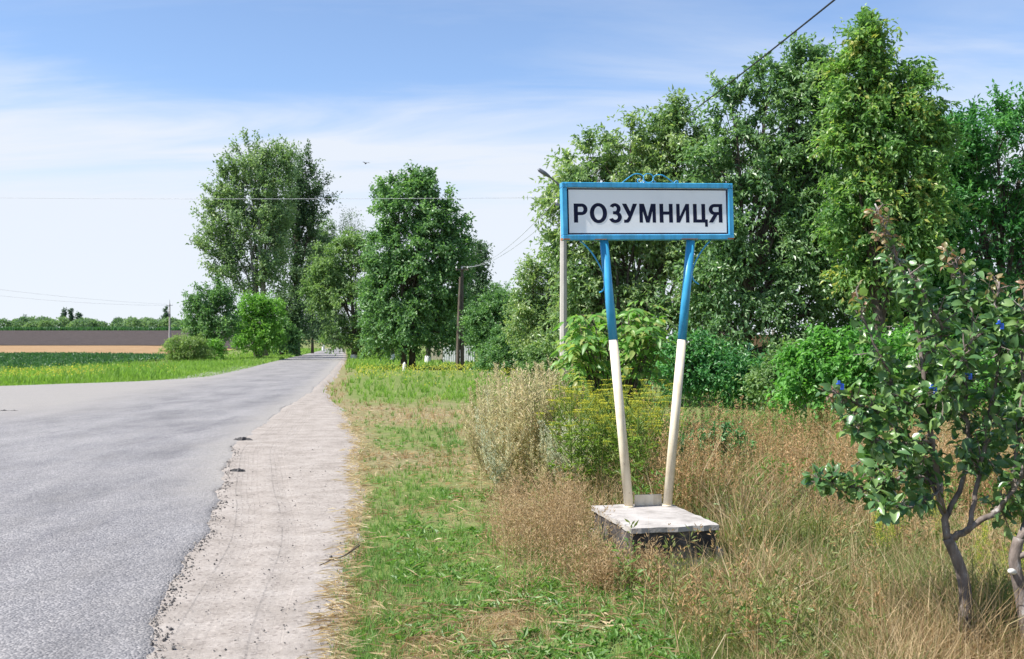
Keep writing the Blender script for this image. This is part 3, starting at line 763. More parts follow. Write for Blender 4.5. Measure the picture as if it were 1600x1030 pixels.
def tree(name, label, cat, Y, base, lobes, n, leaf, mat, bark='bark', tr=0.15, m=5, q=10, tw=0.8, droop=0.3, up=0.25,
         depth=0.85, seed=1, stems=1, white=0.0, group=None, spread=0.62, jit=0.35, lean=0.0, trunk_top=None, fork=0.25, shell=0.42, ragged=0.25, trunk_label=None, vbias=0.0):
    r_ = np.random.default_rng(seed)
    bx = (base - 800) / F * Y
    bz = float(hgt(bx, Y))
    B = np.array([bx, Y, bz])
    s = Y / F
    C = np.array([[(l[0] - 800) * s, Y + (l[4] if len(l) > 4 else 0), CAM_Z + (HOR - l[1]) * s] for l in lobes]) - B
    Rr = np.array([[l[2] * s, l[2] * s * depth, l[3] * s] for l in lobes])
    ext = tw * 0.12
    Rr = np.maximum(Rr - ext * np.array([1, 1, 0.8]), Rr * 0.4)          # the twigs reach out beyond the lobes
    root = empty(name, tuple(B)); tag(root, label, cat, group)
    # clusters of twigs inside the lobes, thick towards the outside
    k = max(int(n / (m * q)), 8)
    wgt = (Rr[:, 0] * Rr[:, 2]) ** 0.9; wgt = wgt / wgt.sum()
    li = r_.choice(len(C), k, p=wgt)
    d = unit(r_.normal(size=(k, 3)))
    rad = r_.uniform(0, 1, k) ** shell
    bumpy = 1 + ragged * (np.sin(d[:, 0] * 7 + li * 1.7) * np.sin(d[:, 1] * 6 + li) * np.sin(d[:, 2] * 8 + li * 2.3)) + r_.normal(0, ragged * 0.3, k)
    cc = C[li] + d * Rr[li] * (rad * bumpy)[:, None]
    cc[:, 2] = np.maximum(cc[:, 2], 0.15)
    O = unit((cc - C[li]) / Rr[li] + 0.35 * unit(cc - np.array([0, 0, cc[:, 2].mean() * 0.7])))
    # wood
    tb = MB()
    topz = C[:, 2].max() if trunk_top is None else trunk_top
    hub = np.array([lean + C[:, 0].mean() * 0.5, 0, 0])
    joints = []
    for st in range(stems):
        a = 2 * np.pi * st / max(stems, 1) + 0.6
        o = np.array([math.cos(a), math.sin(a), 0]) * (tr * 1.25 if stems > 1 else 0)
        tx = np.array([math.cos(a), math.sin(a), 0]) * (Rr[:, 0].max() * 0.28 if stems > 1 else 0)
        zz = np.linspace(0, 1, 8)
        P = np.stack([o[0] + (hub[0] + tx[0]) * zz ** 1.5, o[1] + tx[1] * zz ** 1.5, zz * topz * (1 - 0.08 * st)], 1)
        P[1:, :2] += r_.normal(0, tr * 0.35, (7, 2))
        P[0, 2] = -0.15
        rr = tr * (1 - 0.86 * zz) * (0.8 if stems > 1 else 1); rr[0] *= 1.35
        tb.tube(P, rr, 9); joints.append((P, rr))
    ends = []
    for j in range(len(C)):
        P, rr = joints[j % stems]
        f = np.clip(r_.uniform(fork, fork + 0.35), 0, 0.9) * min(1.0, C[j, 2] / topz + 0.15)
        ii = f * 7; i0 = int(ii); A = P[i0] + (P[min(i0 + 1, 7)] - P[i0]) * (ii - i0)
        r0 = np.interp(f, np.linspace(0, 1, 8), rr) * 0.62
        Lb = limb(A, C[j], 0.06 * np.linalg.norm(C[j] - A), 6, 0.05 * Rr[j, 0], r_)
        tb.tube(Lb, np.linspace(r0, r0 * 0.35, 6), 6); ends.append((Lb, r0 * 0.4))
    for c in range(min(k, 420)):
        Lb, r0 = ends[li[c]]
        A = Lb[r_.integers(3, 6)]
        tb.tube(limb(A, cc[c], 0.08 * np.linalg.norm(cc[c] - A), 4, 0.03 * Rr[li[c], 0], r_), np.linspace(r0 * 0.5, 0.004 + r0 * 0.10, 4), 4, cap=False)
    tk = tb.build('trunk', M[bark], root, smooth=True)
    if trunk_label: tk['label'] = trunk_label
    if white:
        wbm = MB()
        for P, rr in joints:
            zs = np.linspace(-0.05, white, 5)
            t = zs / topz
            ctr = np.stack([np.interp(zs, P[:, 2], P[:, 0]), np.interp(zs, P[:, 2], P[:, 1]), zs], 1)
            wbm.tube(ctr, np.interp(zs, P[:, 2], rr) * 1.03 + 0.008, 10)
        wbm.build('whitewash', M['whitewash'], tk, smooth=True)
    # twigs and leaves
    tdir = unit(O[:, None] * 0.75 + r_.normal(size=(k, m, 3)) * spread + np.array([0, 0, up]))
    tl = tw * r_.uniform(0.55, 1.25, (k, m))
    tt = (np.arange(q) + r_.uniform(0, 1, (k, m, q))) / q
    p = cc[:, None, None] + tdir[:, :, None] * (tt * tl[:, :, None])[..., None]
    p[..., 2] -= droop * (tt ** 2) * tl[:, :, None] * 0.8
    p = p + r_.normal(0, leaf[0] * jit, p.shape)
    ld = unit(tdir[:, :, None] * 0.55 + r_.normal(size=(k, m, q, 3)) * 0.6 + np.array([0, 0, -droop]))
    nm = unit(np.array([0, 0, 1.0]) + O[:, None, None] * 0.55 + r_.normal(size=(k, m, q, 3)) * 0.55)
    N_ = k * m * q
    Ls = leaf[0] * np.clip(r_.normal(1.0, 0.28, N_), 0.4, 1.6); Ws = leaf[1] * r_.uniform(0.65, 1.3, N_)
    v = np.clip((0.5 + vbias + 0.20 * r_.normal(size=(k, 1, 1)) + 0.18 * r_.normal(size=(k, m, q))).ravel(), 0, 1)
    Vv, Tt = leaves(p.reshape(-1, 3), ld.reshape(-1, 3), nm.reshape(-1, 3), Ls, Ws)
    cr = link('crown', raw_mesh('crown', Vv, T=Tt, attr=np.repeat(v, 4)), M[mat], root)
    return root

# --- poplars and trees left of the road
tree('poplar_tree', 'tall feathery grey-green poplar with several pale stems, left of the road', 'tree', 106, 408,
     [(400, 262, 44, 44), (362, 300, 32, 46), (425, 300, 34, 60), (345, 345, 34, 40), (395, 350, 42, 50), (338, 392, 32, 26), (428, 375, 28, 60), (372, 405, 34, 34), (405, 430, 38, 40), (350, 425, 18, 22), (440, 255, 26, 32)],
     34000, (0.30, 0.19), 'l_poplar', bark='barkpale', tr=0.34, m=8, q=14, tw=2.0, droop=0.1, up=0.9, seed=3, stems=4, fork=0.30, ragged=0.35, spread=0.38, jit=0.5)
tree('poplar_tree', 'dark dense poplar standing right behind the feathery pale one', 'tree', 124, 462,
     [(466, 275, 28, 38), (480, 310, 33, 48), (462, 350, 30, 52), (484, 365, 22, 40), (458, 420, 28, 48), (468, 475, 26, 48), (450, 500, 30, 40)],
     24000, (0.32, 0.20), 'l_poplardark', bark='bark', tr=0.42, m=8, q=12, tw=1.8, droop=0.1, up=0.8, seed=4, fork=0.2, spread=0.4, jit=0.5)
tree('roadside_tree', 'dark round-crowned fruit tree next to the pale bush, left of the road', 'tree', 92, 325,
     [(330, 470, 32, 32), (312, 498, 26, 32), (348, 505, 28, 34), (325, 520, 30, 24), (300, 475, 14, 18), (350, 470, 18, 24)],
     15000, (0.22, 0.13), 'l_linden', tr=0.14, m=5, q=9, tw=0.75, seed=5, stems=2, shell=0.5)
tree('roadside_tree', 'bright green bushy tree in front of the tall poplars', 'tree', 97, 405,
     [(405, 478, 30, 26), (390, 500, 26, 32), (425, 500, 24, 34), (410, 525, 36, 26), (382, 530, 20, 20)],
     15000, (0.22, 0.13), 'l_bright', tr=0.13, m=5, q=9, tw=0.75, seed=6, stems=3, shell=0.5)
tree('round_bush', 'round pale green bush at the field edge beside a concrete pole', 'bush', 82, 296,
     [(295, 536, 28, 20), (274, 546, 17, 18), (314, 546, 17, 18), (296, 550, 30, 16)],
     12000, (0.16, 0.07), 'l_bush', tr=0.05, m=6, q=10, tw=0.55, droop=0.8, seed=7, stems=3, shell=0.35)
tree('young_tree', 'slim young shrub hiding behind the round bush', 'bush', 86, 335, [(334, 545, 12, 14), (345, 552, 10, 9)], 2500, (0.16, 0.09), 'l_bright', tr=0.04, seed=8, m=5, q=8, tw=0.5)
for a, (Y, b, lo, mt, n_, lb) in enumerate([
    (150, 488, [(492, 385, 18, 30), (495, 430, 22, 40), (490, 480, 24, 36), (488, 512, 24, 22)], 'l_poplardark', 9000, 'dark roadside tree behind the dense poplar'),
    (185, 505, [(508, 362, 14, 20), (512, 400, 20, 34), (508, 450, 20, 36), (505, 505, 16, 28)], 'l_mid', 9000, 'thin-topped tree far down the left roadside'),
    (235, 520, [(517, 420, 16, 36), (518, 470, 14, 34), (520, 508, 12, 26)], 'l_poplardark', 7000, 'shaded tree closing the road on its left edge'),
    (330, 528, [(530, 440, 26, 50), (534, 490, 24, 40), (540, 520, 20, 22)], 'l_poplardark', 7000, 'dark far tree at the vanishing point of the road'),
    (118, 440, [(436, 520, 22, 24), (450, 530, 18, 20)], 'l_linden', 3500, 'low dark tree under the poplars by the road')]):
    tree('roadside_tree', lb, 'tree', Y, b, lo, n_, (0.34, 0.22), mt, tr=0.2, seed=20 + a, m=5, q=8, tw=1.2, white=1.2 if a in (1, 2) else 0)

# --- trees right of the road, before the village
tree('ash_tree', 'big dense green tree with twin dark trunks in the middle of the verge', 'tree', 63, 637,
     [(640, 320, 44, 46), (612, 305, 26, 30), (690, 335, 34, 42), (660, 380, 62, 46), (612, 385, 38, 40), (705, 385, 32, 42), (640, 440, 62, 46), (690, 445, 40, 44), (600, 440, 30, 36), (640, 495, 60, 34), (690, 495, 34, 26), (605, 500, 34, 30), (662, 288, 24, 22), (598, 528, 38, 16), (650, 526, 50, 14), (700, 520, 30, 18)],
     46000, (0.225, 0.14), 'l_linden', tr=0.24, m=8, q=12, tw=0.9, droop=0.35, seed=31, stems=2, shell=0.38, ragged=0.3, spread=0.5)
tree('roadside_tree', 'pale green tree leaning over the road, with a dark bare limb', 'tree', 96, 553,
     [(545, 385, 26, 26), (515, 420, 30, 34), (560, 420, 32, 42), (500, 455, 26, 30), (535, 470, 44, 40), (575, 470, 26, 44), (545, 515, 34, 26), (570, 520, 30, 24), (508, 440, 28, 26), (580, 535, 34, 16), (525, 530, 22, 14)],
     24000, (0.26, 0.15), 'l_mid', tr=0.26, m=8, q=11, tw=1.0, droop=0.3, seed=32, white=0.5, shell=0.4, vbias=0.15)
tree('sparse_tree', 'sparse thin-twigged tree top between poplar and ash', 'tree', 125, 556, [(548, 350, 20, 24), (540, 372, 22, 22), (560, 375, 16, 22)], 1500, (0.24, 0.09), 'l_poplar', bark='barkpale', tr=0.16, seed=33, m=5, q=5, tw=1.4, up=0.9, droop=0)
tree('roadside_tree', 'shaded tree with a whitewashed trunk behind the ash tree', 'tree', 92, 614, [(610, 500, 40, 26), (590, 480, 26, 30), (640, 510, 36, 20)], 7000, (0.26, 0.16), 'l_linden', tr=0.2, seed=34, white=0.6, m=5, q=8, tw=0.9)
tree('roadside_tree', 'leafy tree with whitewashed trunk beside the beige gate', 'tree', 80, 668, [(670, 480, 36, 34), (690, 500, 30, 24), (650, 505, 24, 18), (735, 425, 22, 30), (748, 400, 16, 22), (740, 455, 22, 22)], 11000, (0.22, 0.14), 'l_poplardark', tr=0.2, seed=35, white=0.6, m=5, q=8, tw=0.8)
tree('village_tree', 'dark leafy tree behind the white fence', 'tree', 95, 770, [(760, 470, 34, 30), (735, 490, 24, 30), (785, 480, 28, 32), (750, 515, 36, 24), (700, 500, 24, 22)], 11000, (0.24, 0.15), 'l_linden', tr=0.2, seed=36, m=5, q=8, tw=0.9)
tree('village_tree', 'dark shaded tree at the end of the white fence', 'tree', 58, 775, [(775, 490, 34, 34), (750, 510, 24, 32), (790, 525, 34, 30), (765, 540, 26, 20)], 12000, (0.17, 0.10), 'l_linden', tr=0.14, seed=37, m=5, q=9, tw=0.6)
tree('village_tree', 'pale green fruit tree standing left of the lamp post', 'tree', 40, 845,
     [(830, 440, 24, 30), (850, 470, 36, 36), (820, 490, 30, 34), (860, 510, 34, 34), (835, 530, 36, 28), (885, 470, 30, 40), (870, 430, 22, 30)],
     16000, (0.13, 0.070), 'l_cherry', tr=0.11, seed=38, m=6, q=10, tw=0.5, up=0.45, droop=0.25, vbias=0.12)
tree('leafy_thicket', 'dark undergrowth between the utility pole and the pale fruit tree', 'thicket', 50, 795, [(790, 558, 36, 20), (830, 556, 40, 26), (758, 562, 18, 12), (800, 535, 40, 26)], 8000, (0.13, 0.08), 'l_linden', tr=0.04, m=5, q=9, tw=0.45, seed=44, stems=3)
tree('leafy_bush', 'pale green bush at the foot of the fruit tree left of the sign', 'bush', 27, 855,
     [(850, 570, 24, 26), (835, 580, 16, 18), (872, 575, 18, 26)], 5000, (0.085, 0.045), 'l_mid', tr=0.03, seed=39, m=5, q=9, tw=0.3, stems=3)
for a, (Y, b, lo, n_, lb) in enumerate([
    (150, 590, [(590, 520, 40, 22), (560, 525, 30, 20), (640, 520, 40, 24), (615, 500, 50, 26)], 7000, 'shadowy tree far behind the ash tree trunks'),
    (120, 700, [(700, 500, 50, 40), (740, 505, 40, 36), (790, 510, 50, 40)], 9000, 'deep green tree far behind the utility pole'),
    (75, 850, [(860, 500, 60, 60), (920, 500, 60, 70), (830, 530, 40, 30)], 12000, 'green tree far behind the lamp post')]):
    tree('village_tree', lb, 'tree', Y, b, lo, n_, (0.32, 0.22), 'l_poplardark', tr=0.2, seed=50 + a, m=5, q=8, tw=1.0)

# --- the big trees behind the sign
tree('cherry_tree', 'wide cherry tree behind the sign with loose drooping sprays', 'tree', 27.5, 985,
     [(985, 235, 62, 40), (1050, 190, 30, 40), (930, 270, 60, 50), (893, 320, 36, 40), (1060, 240, 56, 50), (1000, 310, 80, 50), (1075, 320, 50, 60), (900, 370, 50, 46), (960, 400, 70, 60), (1050, 410, 60, 60), (1000, 480, 80, 50), (1080, 480, 40, 44), (858, 308, 20, 14), (920, 450, 44, 54), (900, 520, 40, 50), (1000, 550, 90, 44), (1080, 560, 50, 40)],
     62000, (0.138, 0.068), 'l_cherry', tr=0.17, m=12, q=16, tw=0.85, droop=0.5, up=0.5, seed=61, jit=0.2, spread=0.46, ragged=0.35, shell=0.42, depth=0.7, trunk_top=4.6, stems=2)
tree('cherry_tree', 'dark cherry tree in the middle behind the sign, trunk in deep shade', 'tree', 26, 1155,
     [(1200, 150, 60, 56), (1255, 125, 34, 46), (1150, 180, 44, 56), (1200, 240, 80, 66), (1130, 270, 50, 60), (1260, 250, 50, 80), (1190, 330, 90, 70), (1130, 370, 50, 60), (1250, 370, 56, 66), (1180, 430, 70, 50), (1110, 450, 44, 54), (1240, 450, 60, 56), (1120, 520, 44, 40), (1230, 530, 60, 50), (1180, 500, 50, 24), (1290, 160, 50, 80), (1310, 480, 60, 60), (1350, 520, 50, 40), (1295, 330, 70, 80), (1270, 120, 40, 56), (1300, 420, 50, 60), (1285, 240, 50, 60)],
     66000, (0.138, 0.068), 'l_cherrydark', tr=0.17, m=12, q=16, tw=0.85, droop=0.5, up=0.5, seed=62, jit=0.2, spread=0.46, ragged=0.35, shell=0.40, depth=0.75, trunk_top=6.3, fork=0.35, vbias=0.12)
tree('cherry_tree', 'tallest pointed yellow-green tree with some yellowing leaves, right of the sign', 'tree', 23.5, 1365,
     [(1352, 58, 18, 36), (1350, 92, 32, 40), (1335, 140, 42, 52), (1395, 135, 48, 50), (1370, 205, 62, 62), (1330, 215, 32, 60), (1422, 205, 36, 62), (1355, 290, 54, 62), (1425, 285, 44, 66), (1365, 370, 50, 60), (1420, 360, 36, 50), (1370, 440, 50, 50), (1462, 225, 22, 40)],
     50000, (0.138, 0.068), 'l_yellowgreen', tr=0.16, m=12, q=16, tw=0.75, droop=0.55, up=0.5, seed=63, jit=0.2, spread=0.46, ragged=0.35, vbias=-0.12, shell=0.40, depth=0.75, trunk_top=7.6)
tree('locust_tree', 'deep green tree filling the right edge beyond the pear tree', 'tree', 26, 1570,
     [(1560, 200, 44, 50), (1610, 190, 50, 60), (1510, 245, 48, 56), (1570, 290, 70, 66), (1490, 320, 48, 66), (1640, 300, 60, 90), (1530, 390, 70, 66), (1610, 400, 70, 70), (1470, 420, 40, 56), (1560, 480, 80, 56), (1480, 500, 50, 40), (1640, 490, 60, 60), (1500, 225, 34, 44), (1540, 560, 90, 40), (1450, 480, 50, 60), (1480, 290, 44, 70), (1420, 540, 60, 40), (1465, 370, 50, 70), (1440, 440, 46, 60), (1385, 490, 60, 46)],
     54000, (0.138, 0.068), 'l_locust', tr=0.17, m=12, q=16, tw=0.70, droop=0.2, up=0.7, seed=64, jit=0.25, spread=0.5, ragged=0.35, shell=0.40, depth=0.75, trunk_top=6.2)
# hedge-like thicket at their feet and dark trees behind them closing the view
for a, (Y, b, lo, n_, lf, mt, lb, tp) in enumerate([
    (20, 1120, [(1120, 580, 54, 36), (1150, 605, 50, 30), (1075, 570, 44, 50), (1210, 595, 50, 34), (1180, 590, 40, 24)], 14000, (0.085, 0.05), 'l_locust', 'low shaded nettle thicket in front of the brown gate', 'thicket'),
    (19, 1240, [(1250, 575, 50, 40), (1215, 600, 50, 30)], 8000, (0.085, 0.05), 'l_mid', 'grey-green undergrowth left of the bright vine bush', 'thicket'),
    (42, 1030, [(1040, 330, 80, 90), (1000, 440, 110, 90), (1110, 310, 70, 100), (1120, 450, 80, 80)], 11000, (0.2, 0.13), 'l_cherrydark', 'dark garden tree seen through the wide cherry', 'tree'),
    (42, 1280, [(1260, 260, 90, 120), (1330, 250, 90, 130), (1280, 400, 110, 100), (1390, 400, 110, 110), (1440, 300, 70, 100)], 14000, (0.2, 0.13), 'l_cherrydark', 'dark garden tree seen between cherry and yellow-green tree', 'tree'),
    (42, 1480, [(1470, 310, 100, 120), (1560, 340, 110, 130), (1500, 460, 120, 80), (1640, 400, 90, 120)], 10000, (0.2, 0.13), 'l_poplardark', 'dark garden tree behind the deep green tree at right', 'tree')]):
    tree('leafy_thicket' if tp == 'thicket' else 'garden_tree', lb, tp, Y, b, lo, n_, lf, mt, tr=0.03 if tp == 'thicket' else 0.18, seed=80 + a, m=5, q=9, tw=0.3 if tp == 'thicket' else 0.8, stems=3 if tp == 'thicket' else 1)
tree('garden_tree', 'dark garden tree standing beyond the right end of the tree row', 'tree', 30, 1740, [(1700, 250, 60, 80), (1760, 300, 70, 90), (1720, 400, 80, 80), (1790, 430, 70, 80), (1700, 500, 80, 60), (1790, 540, 80, 50)], 7000, (0.24, 0.15), 'l_locust', tr=0.17, seed=95, m=6, q=9, tw=0.7)
tree('vine_bush', 'bright green broad-leaved bush behind the pear tree', 'bush', 14.5, 1310,
     [(1300, 555, 62, 36), (1350, 560, 60, 44), (1260, 580, 40, 36), (1400, 570, 50, 50), (1310, 610, 90, 30), (1440, 540, 40, 40), (1400, 630, 60, 30), (1490, 590, 60, 44), (1550, 600, 60, 44)],
     14000, (0.085, 0.055), 'l_vine', tr=0.03, m=5, q=9, tw=0.28, droop=0.4, seed=90, stems=4, depth=0.8, shell=0.35)
tree('shaded_shrub', 'dark green shrub in the weeds between sign leg and pear tree', 'bush', 11.5, 1120,
     [(1115, 690, 40, 22), (1150, 700, 30, 18), (1085, 700, 24, 16)], 3500, (0.05, 0.028), 'l_locust', tr=0.012, m=5, q=8, tw=0.16, seed=91, stems=3)

# ------------------------------------------------------------------ single large leaves
def leaf_shape(name, L, Wd, curl=0.25, fold=0.18, pts=5, base=0.0):
    """ovate leaf: midrib + two sides, bent down to the tip; its stalk end is the origin, +Y to the tip"""
    t = np.linspace(0, 1, pts + 1)
    w = np.sin(np.pi * np.clip(t, 0, 1) ** 0.8) ** 0.85 * Wd / 2
    y = t * L; z = -curl * L * t ** 2
    V = []; 
    for a in range(pts + 1):
        V += [[-w[a], y[a], z[a] + fold * w[a] * 2], [0, y[a], z[a]], [w[a], y[a], z[a] + fold * w[a] * 2]]
    T = []
    for a in range(pts):
        k = a * 3
        T += [[k, k + 1, k + 4], [k, k + 4, k + 3], [k + 1, k + 2, k + 5], [k + 1, k + 5, k + 4]]
    return np.array(V), np.array(T)

def orient(D, N):
    D = unit(D); S = unit(np.cross(D, N)); U = np.cross(S, D)
    return S, D, U

def place_leaves(root, tips, mats, shapes, budget, stuff_name, r_, seedv=0):
    """tips: list of (pos, dir, normal, scale, matkey). The largest `budget` become objects, the rest one part."""
    tips = sorted(tips, key=lambda t: -t[3] * (1.0 if t[0][2] > -9 else 0))
    meshes = {}
    for mk in set(t[4] for t in tips):
        for si, (V, T) in enumerate(shapes):
            for vi in range(3):
                me = raw_mesh('leaf', V, T=T, attr=np.full(len(V), 0.15 + 0.35 * vi), smooth=True)
                me.materials.append(M[mk]); meshes[(mk, si, vi)] = me
    rest = {}
    for c, (p, d, n, s, mk) in enumerate(tips):
        S, D, U = orient(np.asarray(d, float), np.asarray(n, float))
        si = c % len(shapes)
        if c < budget:
            o = bpy.data.objects.new('leaf', meshes[(mk, si, int(r_.integers(3)))])
            COL.objects.link(o); o.parent = root
            mt = Matrix(((S[0] * s, D[0] * s, U[0] * s, p[0]), (S[1] * s, D[1] * s, U[1] * s, p[1]), (S[2] * s, D[2] * s, U[2] * s, p[2]), (0, 0, 0, 1)))
            o.matrix_local = mt
        else:
            V, T = shapes[si]
            rest.setdefault(mk, MB()).add((V * s) @ np.array([S, D, U]) + p, T=T, a=float(r_.uniform(0, 1)))
    for mk, mb in rest.items():
        o = mb.build(stuff_name, M[mk], root, smooth=True); o['kind'] = 'stuff'

def scr(px, py, Y, B):
    return W(px, py, Y) - B

# --- the pear tree in the right foreground
r_ = np.random.default_rng(5)
PY = 5.15
B = np.array([(1507 - 800) / F * PY, PY, float(hgt(2.34, PY))])
pear = empty('pear_tree', tuple(B))
tag(pear, 'young pear tree with glossy dark leaves and a bare forked trunk', 'tree')
def pbranch(pts):            # (px, py, dY)
    return np.array([W(a, b_, PY + c) - B for a, b_, c in pts])
wood = MB()
tr0 = spline(pbranch([(1507, 1075, 0), (1504, 990, 0), (1506, 925, 0.0), (1496, 880, 0.0), (1479, 840, 0.0)]), 5)
wood.tube(tr0, np.linspace(0.035, 0.027, len(tr0)), 12)
BR = [  # points, radius, leaf count, leafy from, red tip share
    ([(1479, 842, 0), (1470, 780, 0.02), (1456, 690, 0.05), (1446, 600, 0.1), (1425, 470, 0.12), (1398, 385, 0.12), (1368, 318, 0.12)], 0.021, 120, 0.30, 0.16),
    ([(1481, 842, 0), (1512, 825, -0.05), (1550, 800, -0.1), (1582, 765, -0.15), (1612, 700, -0.2), (1640, 600, -0.2)], 0.020, 60, 0.35, 0.0),
    ([(1471, 782, 0.02), (1440, 745, 0.1), (1395, 750, 0.15), (1340, 765, 0.15), (1275, 745, 0.1)], 0.012, 80, 0.15, 0.0),
    ([(1452, 660, 0.05), (1415, 625, 0.1), (1382, 570, 0.1), (1350, 500, 0.1), (1338, 455, 0.1)], 0.011, 46, 0.12, 0.12),
    ([(1446, 610, 0.1), (1400, 640, 0.0), (1350, 640, -0.1), (1300, 610, -0.15)], 0.010, 66, 0.1, 0.05),
    ([(1456, 690, 0.05), (1420, 690, -0.1), (1375, 690, -0.2), (1325, 660, -0.25)], 0.010, 70, 0.1, 0.0),
    ([(1475, 810, 0.02), (1505, 740, 0.1), (1512, 660, 0.12), (1510, 580, 0.14), (1515, 470, 0.15), (1480, 395, 0.2)], 0.015, 100, 0.2, 0.1),
    ([(1512, 825, -0.05), (1530, 740, 0.0), (1548, 640, 0.05), (1560, 540, 0.05), (1562, 440, 0.05)], 0.014, 100, 0.2, 0.08),
    ([(1582, 765, -0.15), (1590, 680, -0.1), (1600, 560, -0.05), (1600, 450, 0.0)], 0.012, 80, 0.15, 0.08),
    ([(1512, 660, 0.12), (1475, 620, 0.25), (1450, 560, 0.35), (1470, 480, 0.4)], 0.010, 60, 0.1, 0.0),
    ([(1470, 780, 0.02), (1430, 715, 0.25), (1390, 720, 0.4), (1345, 720, 0.5)], 0.010, 66, 0.1, 0.0),
    ([(1505, 740, 0.1), (1540, 700, 0.3), (1580, 660, 0.4), (1620, 640, 0.5)], 0.010, 70, 0.1, 0.0),
    ([(1446, 560, 0.1), (1470, 520, 0.0), (1440, 450, -0.1), (1420, 420, -0.1)], 0.009, 50, 0.1, 0.0),
    ([(1475, 800, 0), (1465, 770, -0.1), (1440, 790, -0.2), (1400, 790, -0.25), (1365, 790, -0.3)], 0.008, 30, 0.3, 0.0),
    ([(1448, 640, 0.1), (1480, 600, -0.15), (1500, 560, -0.25), (1520, 530, -0.3)], 0.009, 60, 0.1, 0.0),
    ([(1550, 800, -0.1), (1570, 790, 0.1), (1600, 800, 0.2), (1640, 800, 0.2)], 0.009, 40, 0.2, 0.0)]
tips = []
for pts, rad, cnt, f0, red in BR:
    P = spline(pbranch(pts), 6)
    P[1:-1] += r_.normal(0, 0.006, (len(P) - 2, 3))
    wood.tube(P, np.linspace(rad, 0.004, len(P)), 8)
    seg = np.r_[0, np.cumsum(np.linalg.norm(np.diff(P, axis=0), axis=1))]; T_ = seg / seg[-1]
    # spurs: short side twigs that carry rosettes of leaves
    ns = max(4, int(cnt / 1.9))
    for s_ in range(ns):
        t = f0 + (1 - f0) * (s_ + r_.uniform(0, 1)) / ns
        p0 = np.array([np.interp(t, T_, P[:, k]) for k in range(3)])
        d0 = np.array([np.interp(min(t + 0.05, 1), T_, P[:, k]) for k in range(3)]) - np.array([np.interp(max(t - 0.05, 0), T_, P[:, k]) for k in range(3)])
        sd = unit(unit(d0) * 0.5 + r_.normal(size=3) * 0.8 + np.array([0, 0, 0.15]))
        ln = r_.uniform(0.03, 0.15) * (1.2 - 0.6 * t)
        p1 = p0 + sd * ln
        wood.tube(np.array([p0, (p0 + p1) / 2 + r_.normal(0, 0.004, 3), p1]), [0.0045, 0.0035, 0.0025], 5, cap=False)
        isred = (t > 1 - red)
        for q_ in range(int(r_.integers(5, 9))):
            lp = p0 + (p1 - p0) * r_.uniform(0.3, 1.05)
            dd = unit(sd * 0.4 + r_.normal(size=3) * 0.75 + np.array([0, -0.05, -0.12]))
            nn = unit(np.array([0.0, -0.25, 1.0]) + r_.normal(size=3) * 0.55)
            st_ = lp + dd * 0.022
            wood.tube(np.array([lp, st_]), [0.0013, 0.0011], 3, cap=False)
            tips.append((st_, dd, nn, (r_.uniform(0.5, 0.75) if isred else np.clip(r_.normal(0.95, 0.22), 0.45, 1.4)), 'l_pearred' if isred and r_.uniform() < 0.8 else 'l_pear'))
pw = wood.build('trunk', M['barkpear'], pear, smooth=True)
PSH = [leaf_shape('leaf', 0.057, 0.038, 0.30, 0.22), leaf_shape('leaf', 0.060, 0.036, 0.48, 0.32), leaf_shape('leaf', 0.052, 0.038, 0.12, 0.14)]
place_leaves(pear, tips, None, PSH, 300, 'leaves', r_)

# --- its neighbour, cut by the frame
PY2 = 5.0
B = np.array([(1612 - 800) / F * PY2, PY2, float(hgt(2.6, PY2))])
pear2 = empty('pear_tree', tuple(B))
tag(pear2, 'second young pear tree cut off by the right edge of the picture', 'tree')
wood = MB()
q2 = lambda pts: np.array([W(a, b_, PY2 + c) - B for a, b_, c in pts])
t2 = spline(q2([(1612, 1085, 0), (1602, 985, 0), (1592, 925, 0.0), (1583, 875, 0), (1590, 840, 0)]), 5)
wood.tube(t2, np.linspace(0.036, 0.026, len(t2)), 12)
tips = []
for pts in ([(1590, 842, 0), (1640, 780, 0.05), (1720, 660, 0.1), (1760, 520, 0.1)], [(1585, 870, 0), (1640, 850, -0.1), (1720, 800, -0.2), (1800, 720, -0.2)],
            [(1590, 842, 0), (1610, 790, 0.1), (1640, 700, 0.2), (1660, 560, 0.2)], [(1720, 660, 0.1), (1680, 600, -0.1), (1650, 540, -0.1), (1650, 480, -0.1)]):
    P = spline(q2(pts), 6); wood.tube(P, np.linspace(0.016, 0.004, len(P)), 8)
    for s_ in range(14):
        k = r_.integers(4, len(P)); sd = unit(r_.normal(size=3) + [0, 0, 0.2]); p1 = P[k] + sd * r_.uniform(0.04, 0.14)
        wood.tube(np.array([P[k], p1]), [0.004, 0.0025], 5, cap=False)
        for q_ in range(6):
            dd = unit(sd * 0.4 + r_.normal(size=3) * 0.75 + [0, -0.05, -0.12]); lp = P[k] + (p1 - P[k]) * r_.uniform(0.3, 1)
            tips.append((lp + dd * 0.02, dd, unit(np.array([0, -0.25, 1.0]) + r_.normal(size=3) * 0.55), r_.uniform(0.75, 1.2), 'l_pear'))
tk2 = wood.build('trunk', M['barkpear'], pear2, smooth=True)
cut = MB(); c_ = t2[13]; cut.tube([c_ + [0, 0, 0.0], c_ + [-0.035, -0.03, 0.012], c_ + [-0.055, -0.045, 0.018]], [0.014, 0.015, 0.011], 8); cut.build('pruned_stub', M['whitewash'], tk2, smooth=True)
place_leaves(pear2, tips, None, PSH, 120, 'leaves', r_)

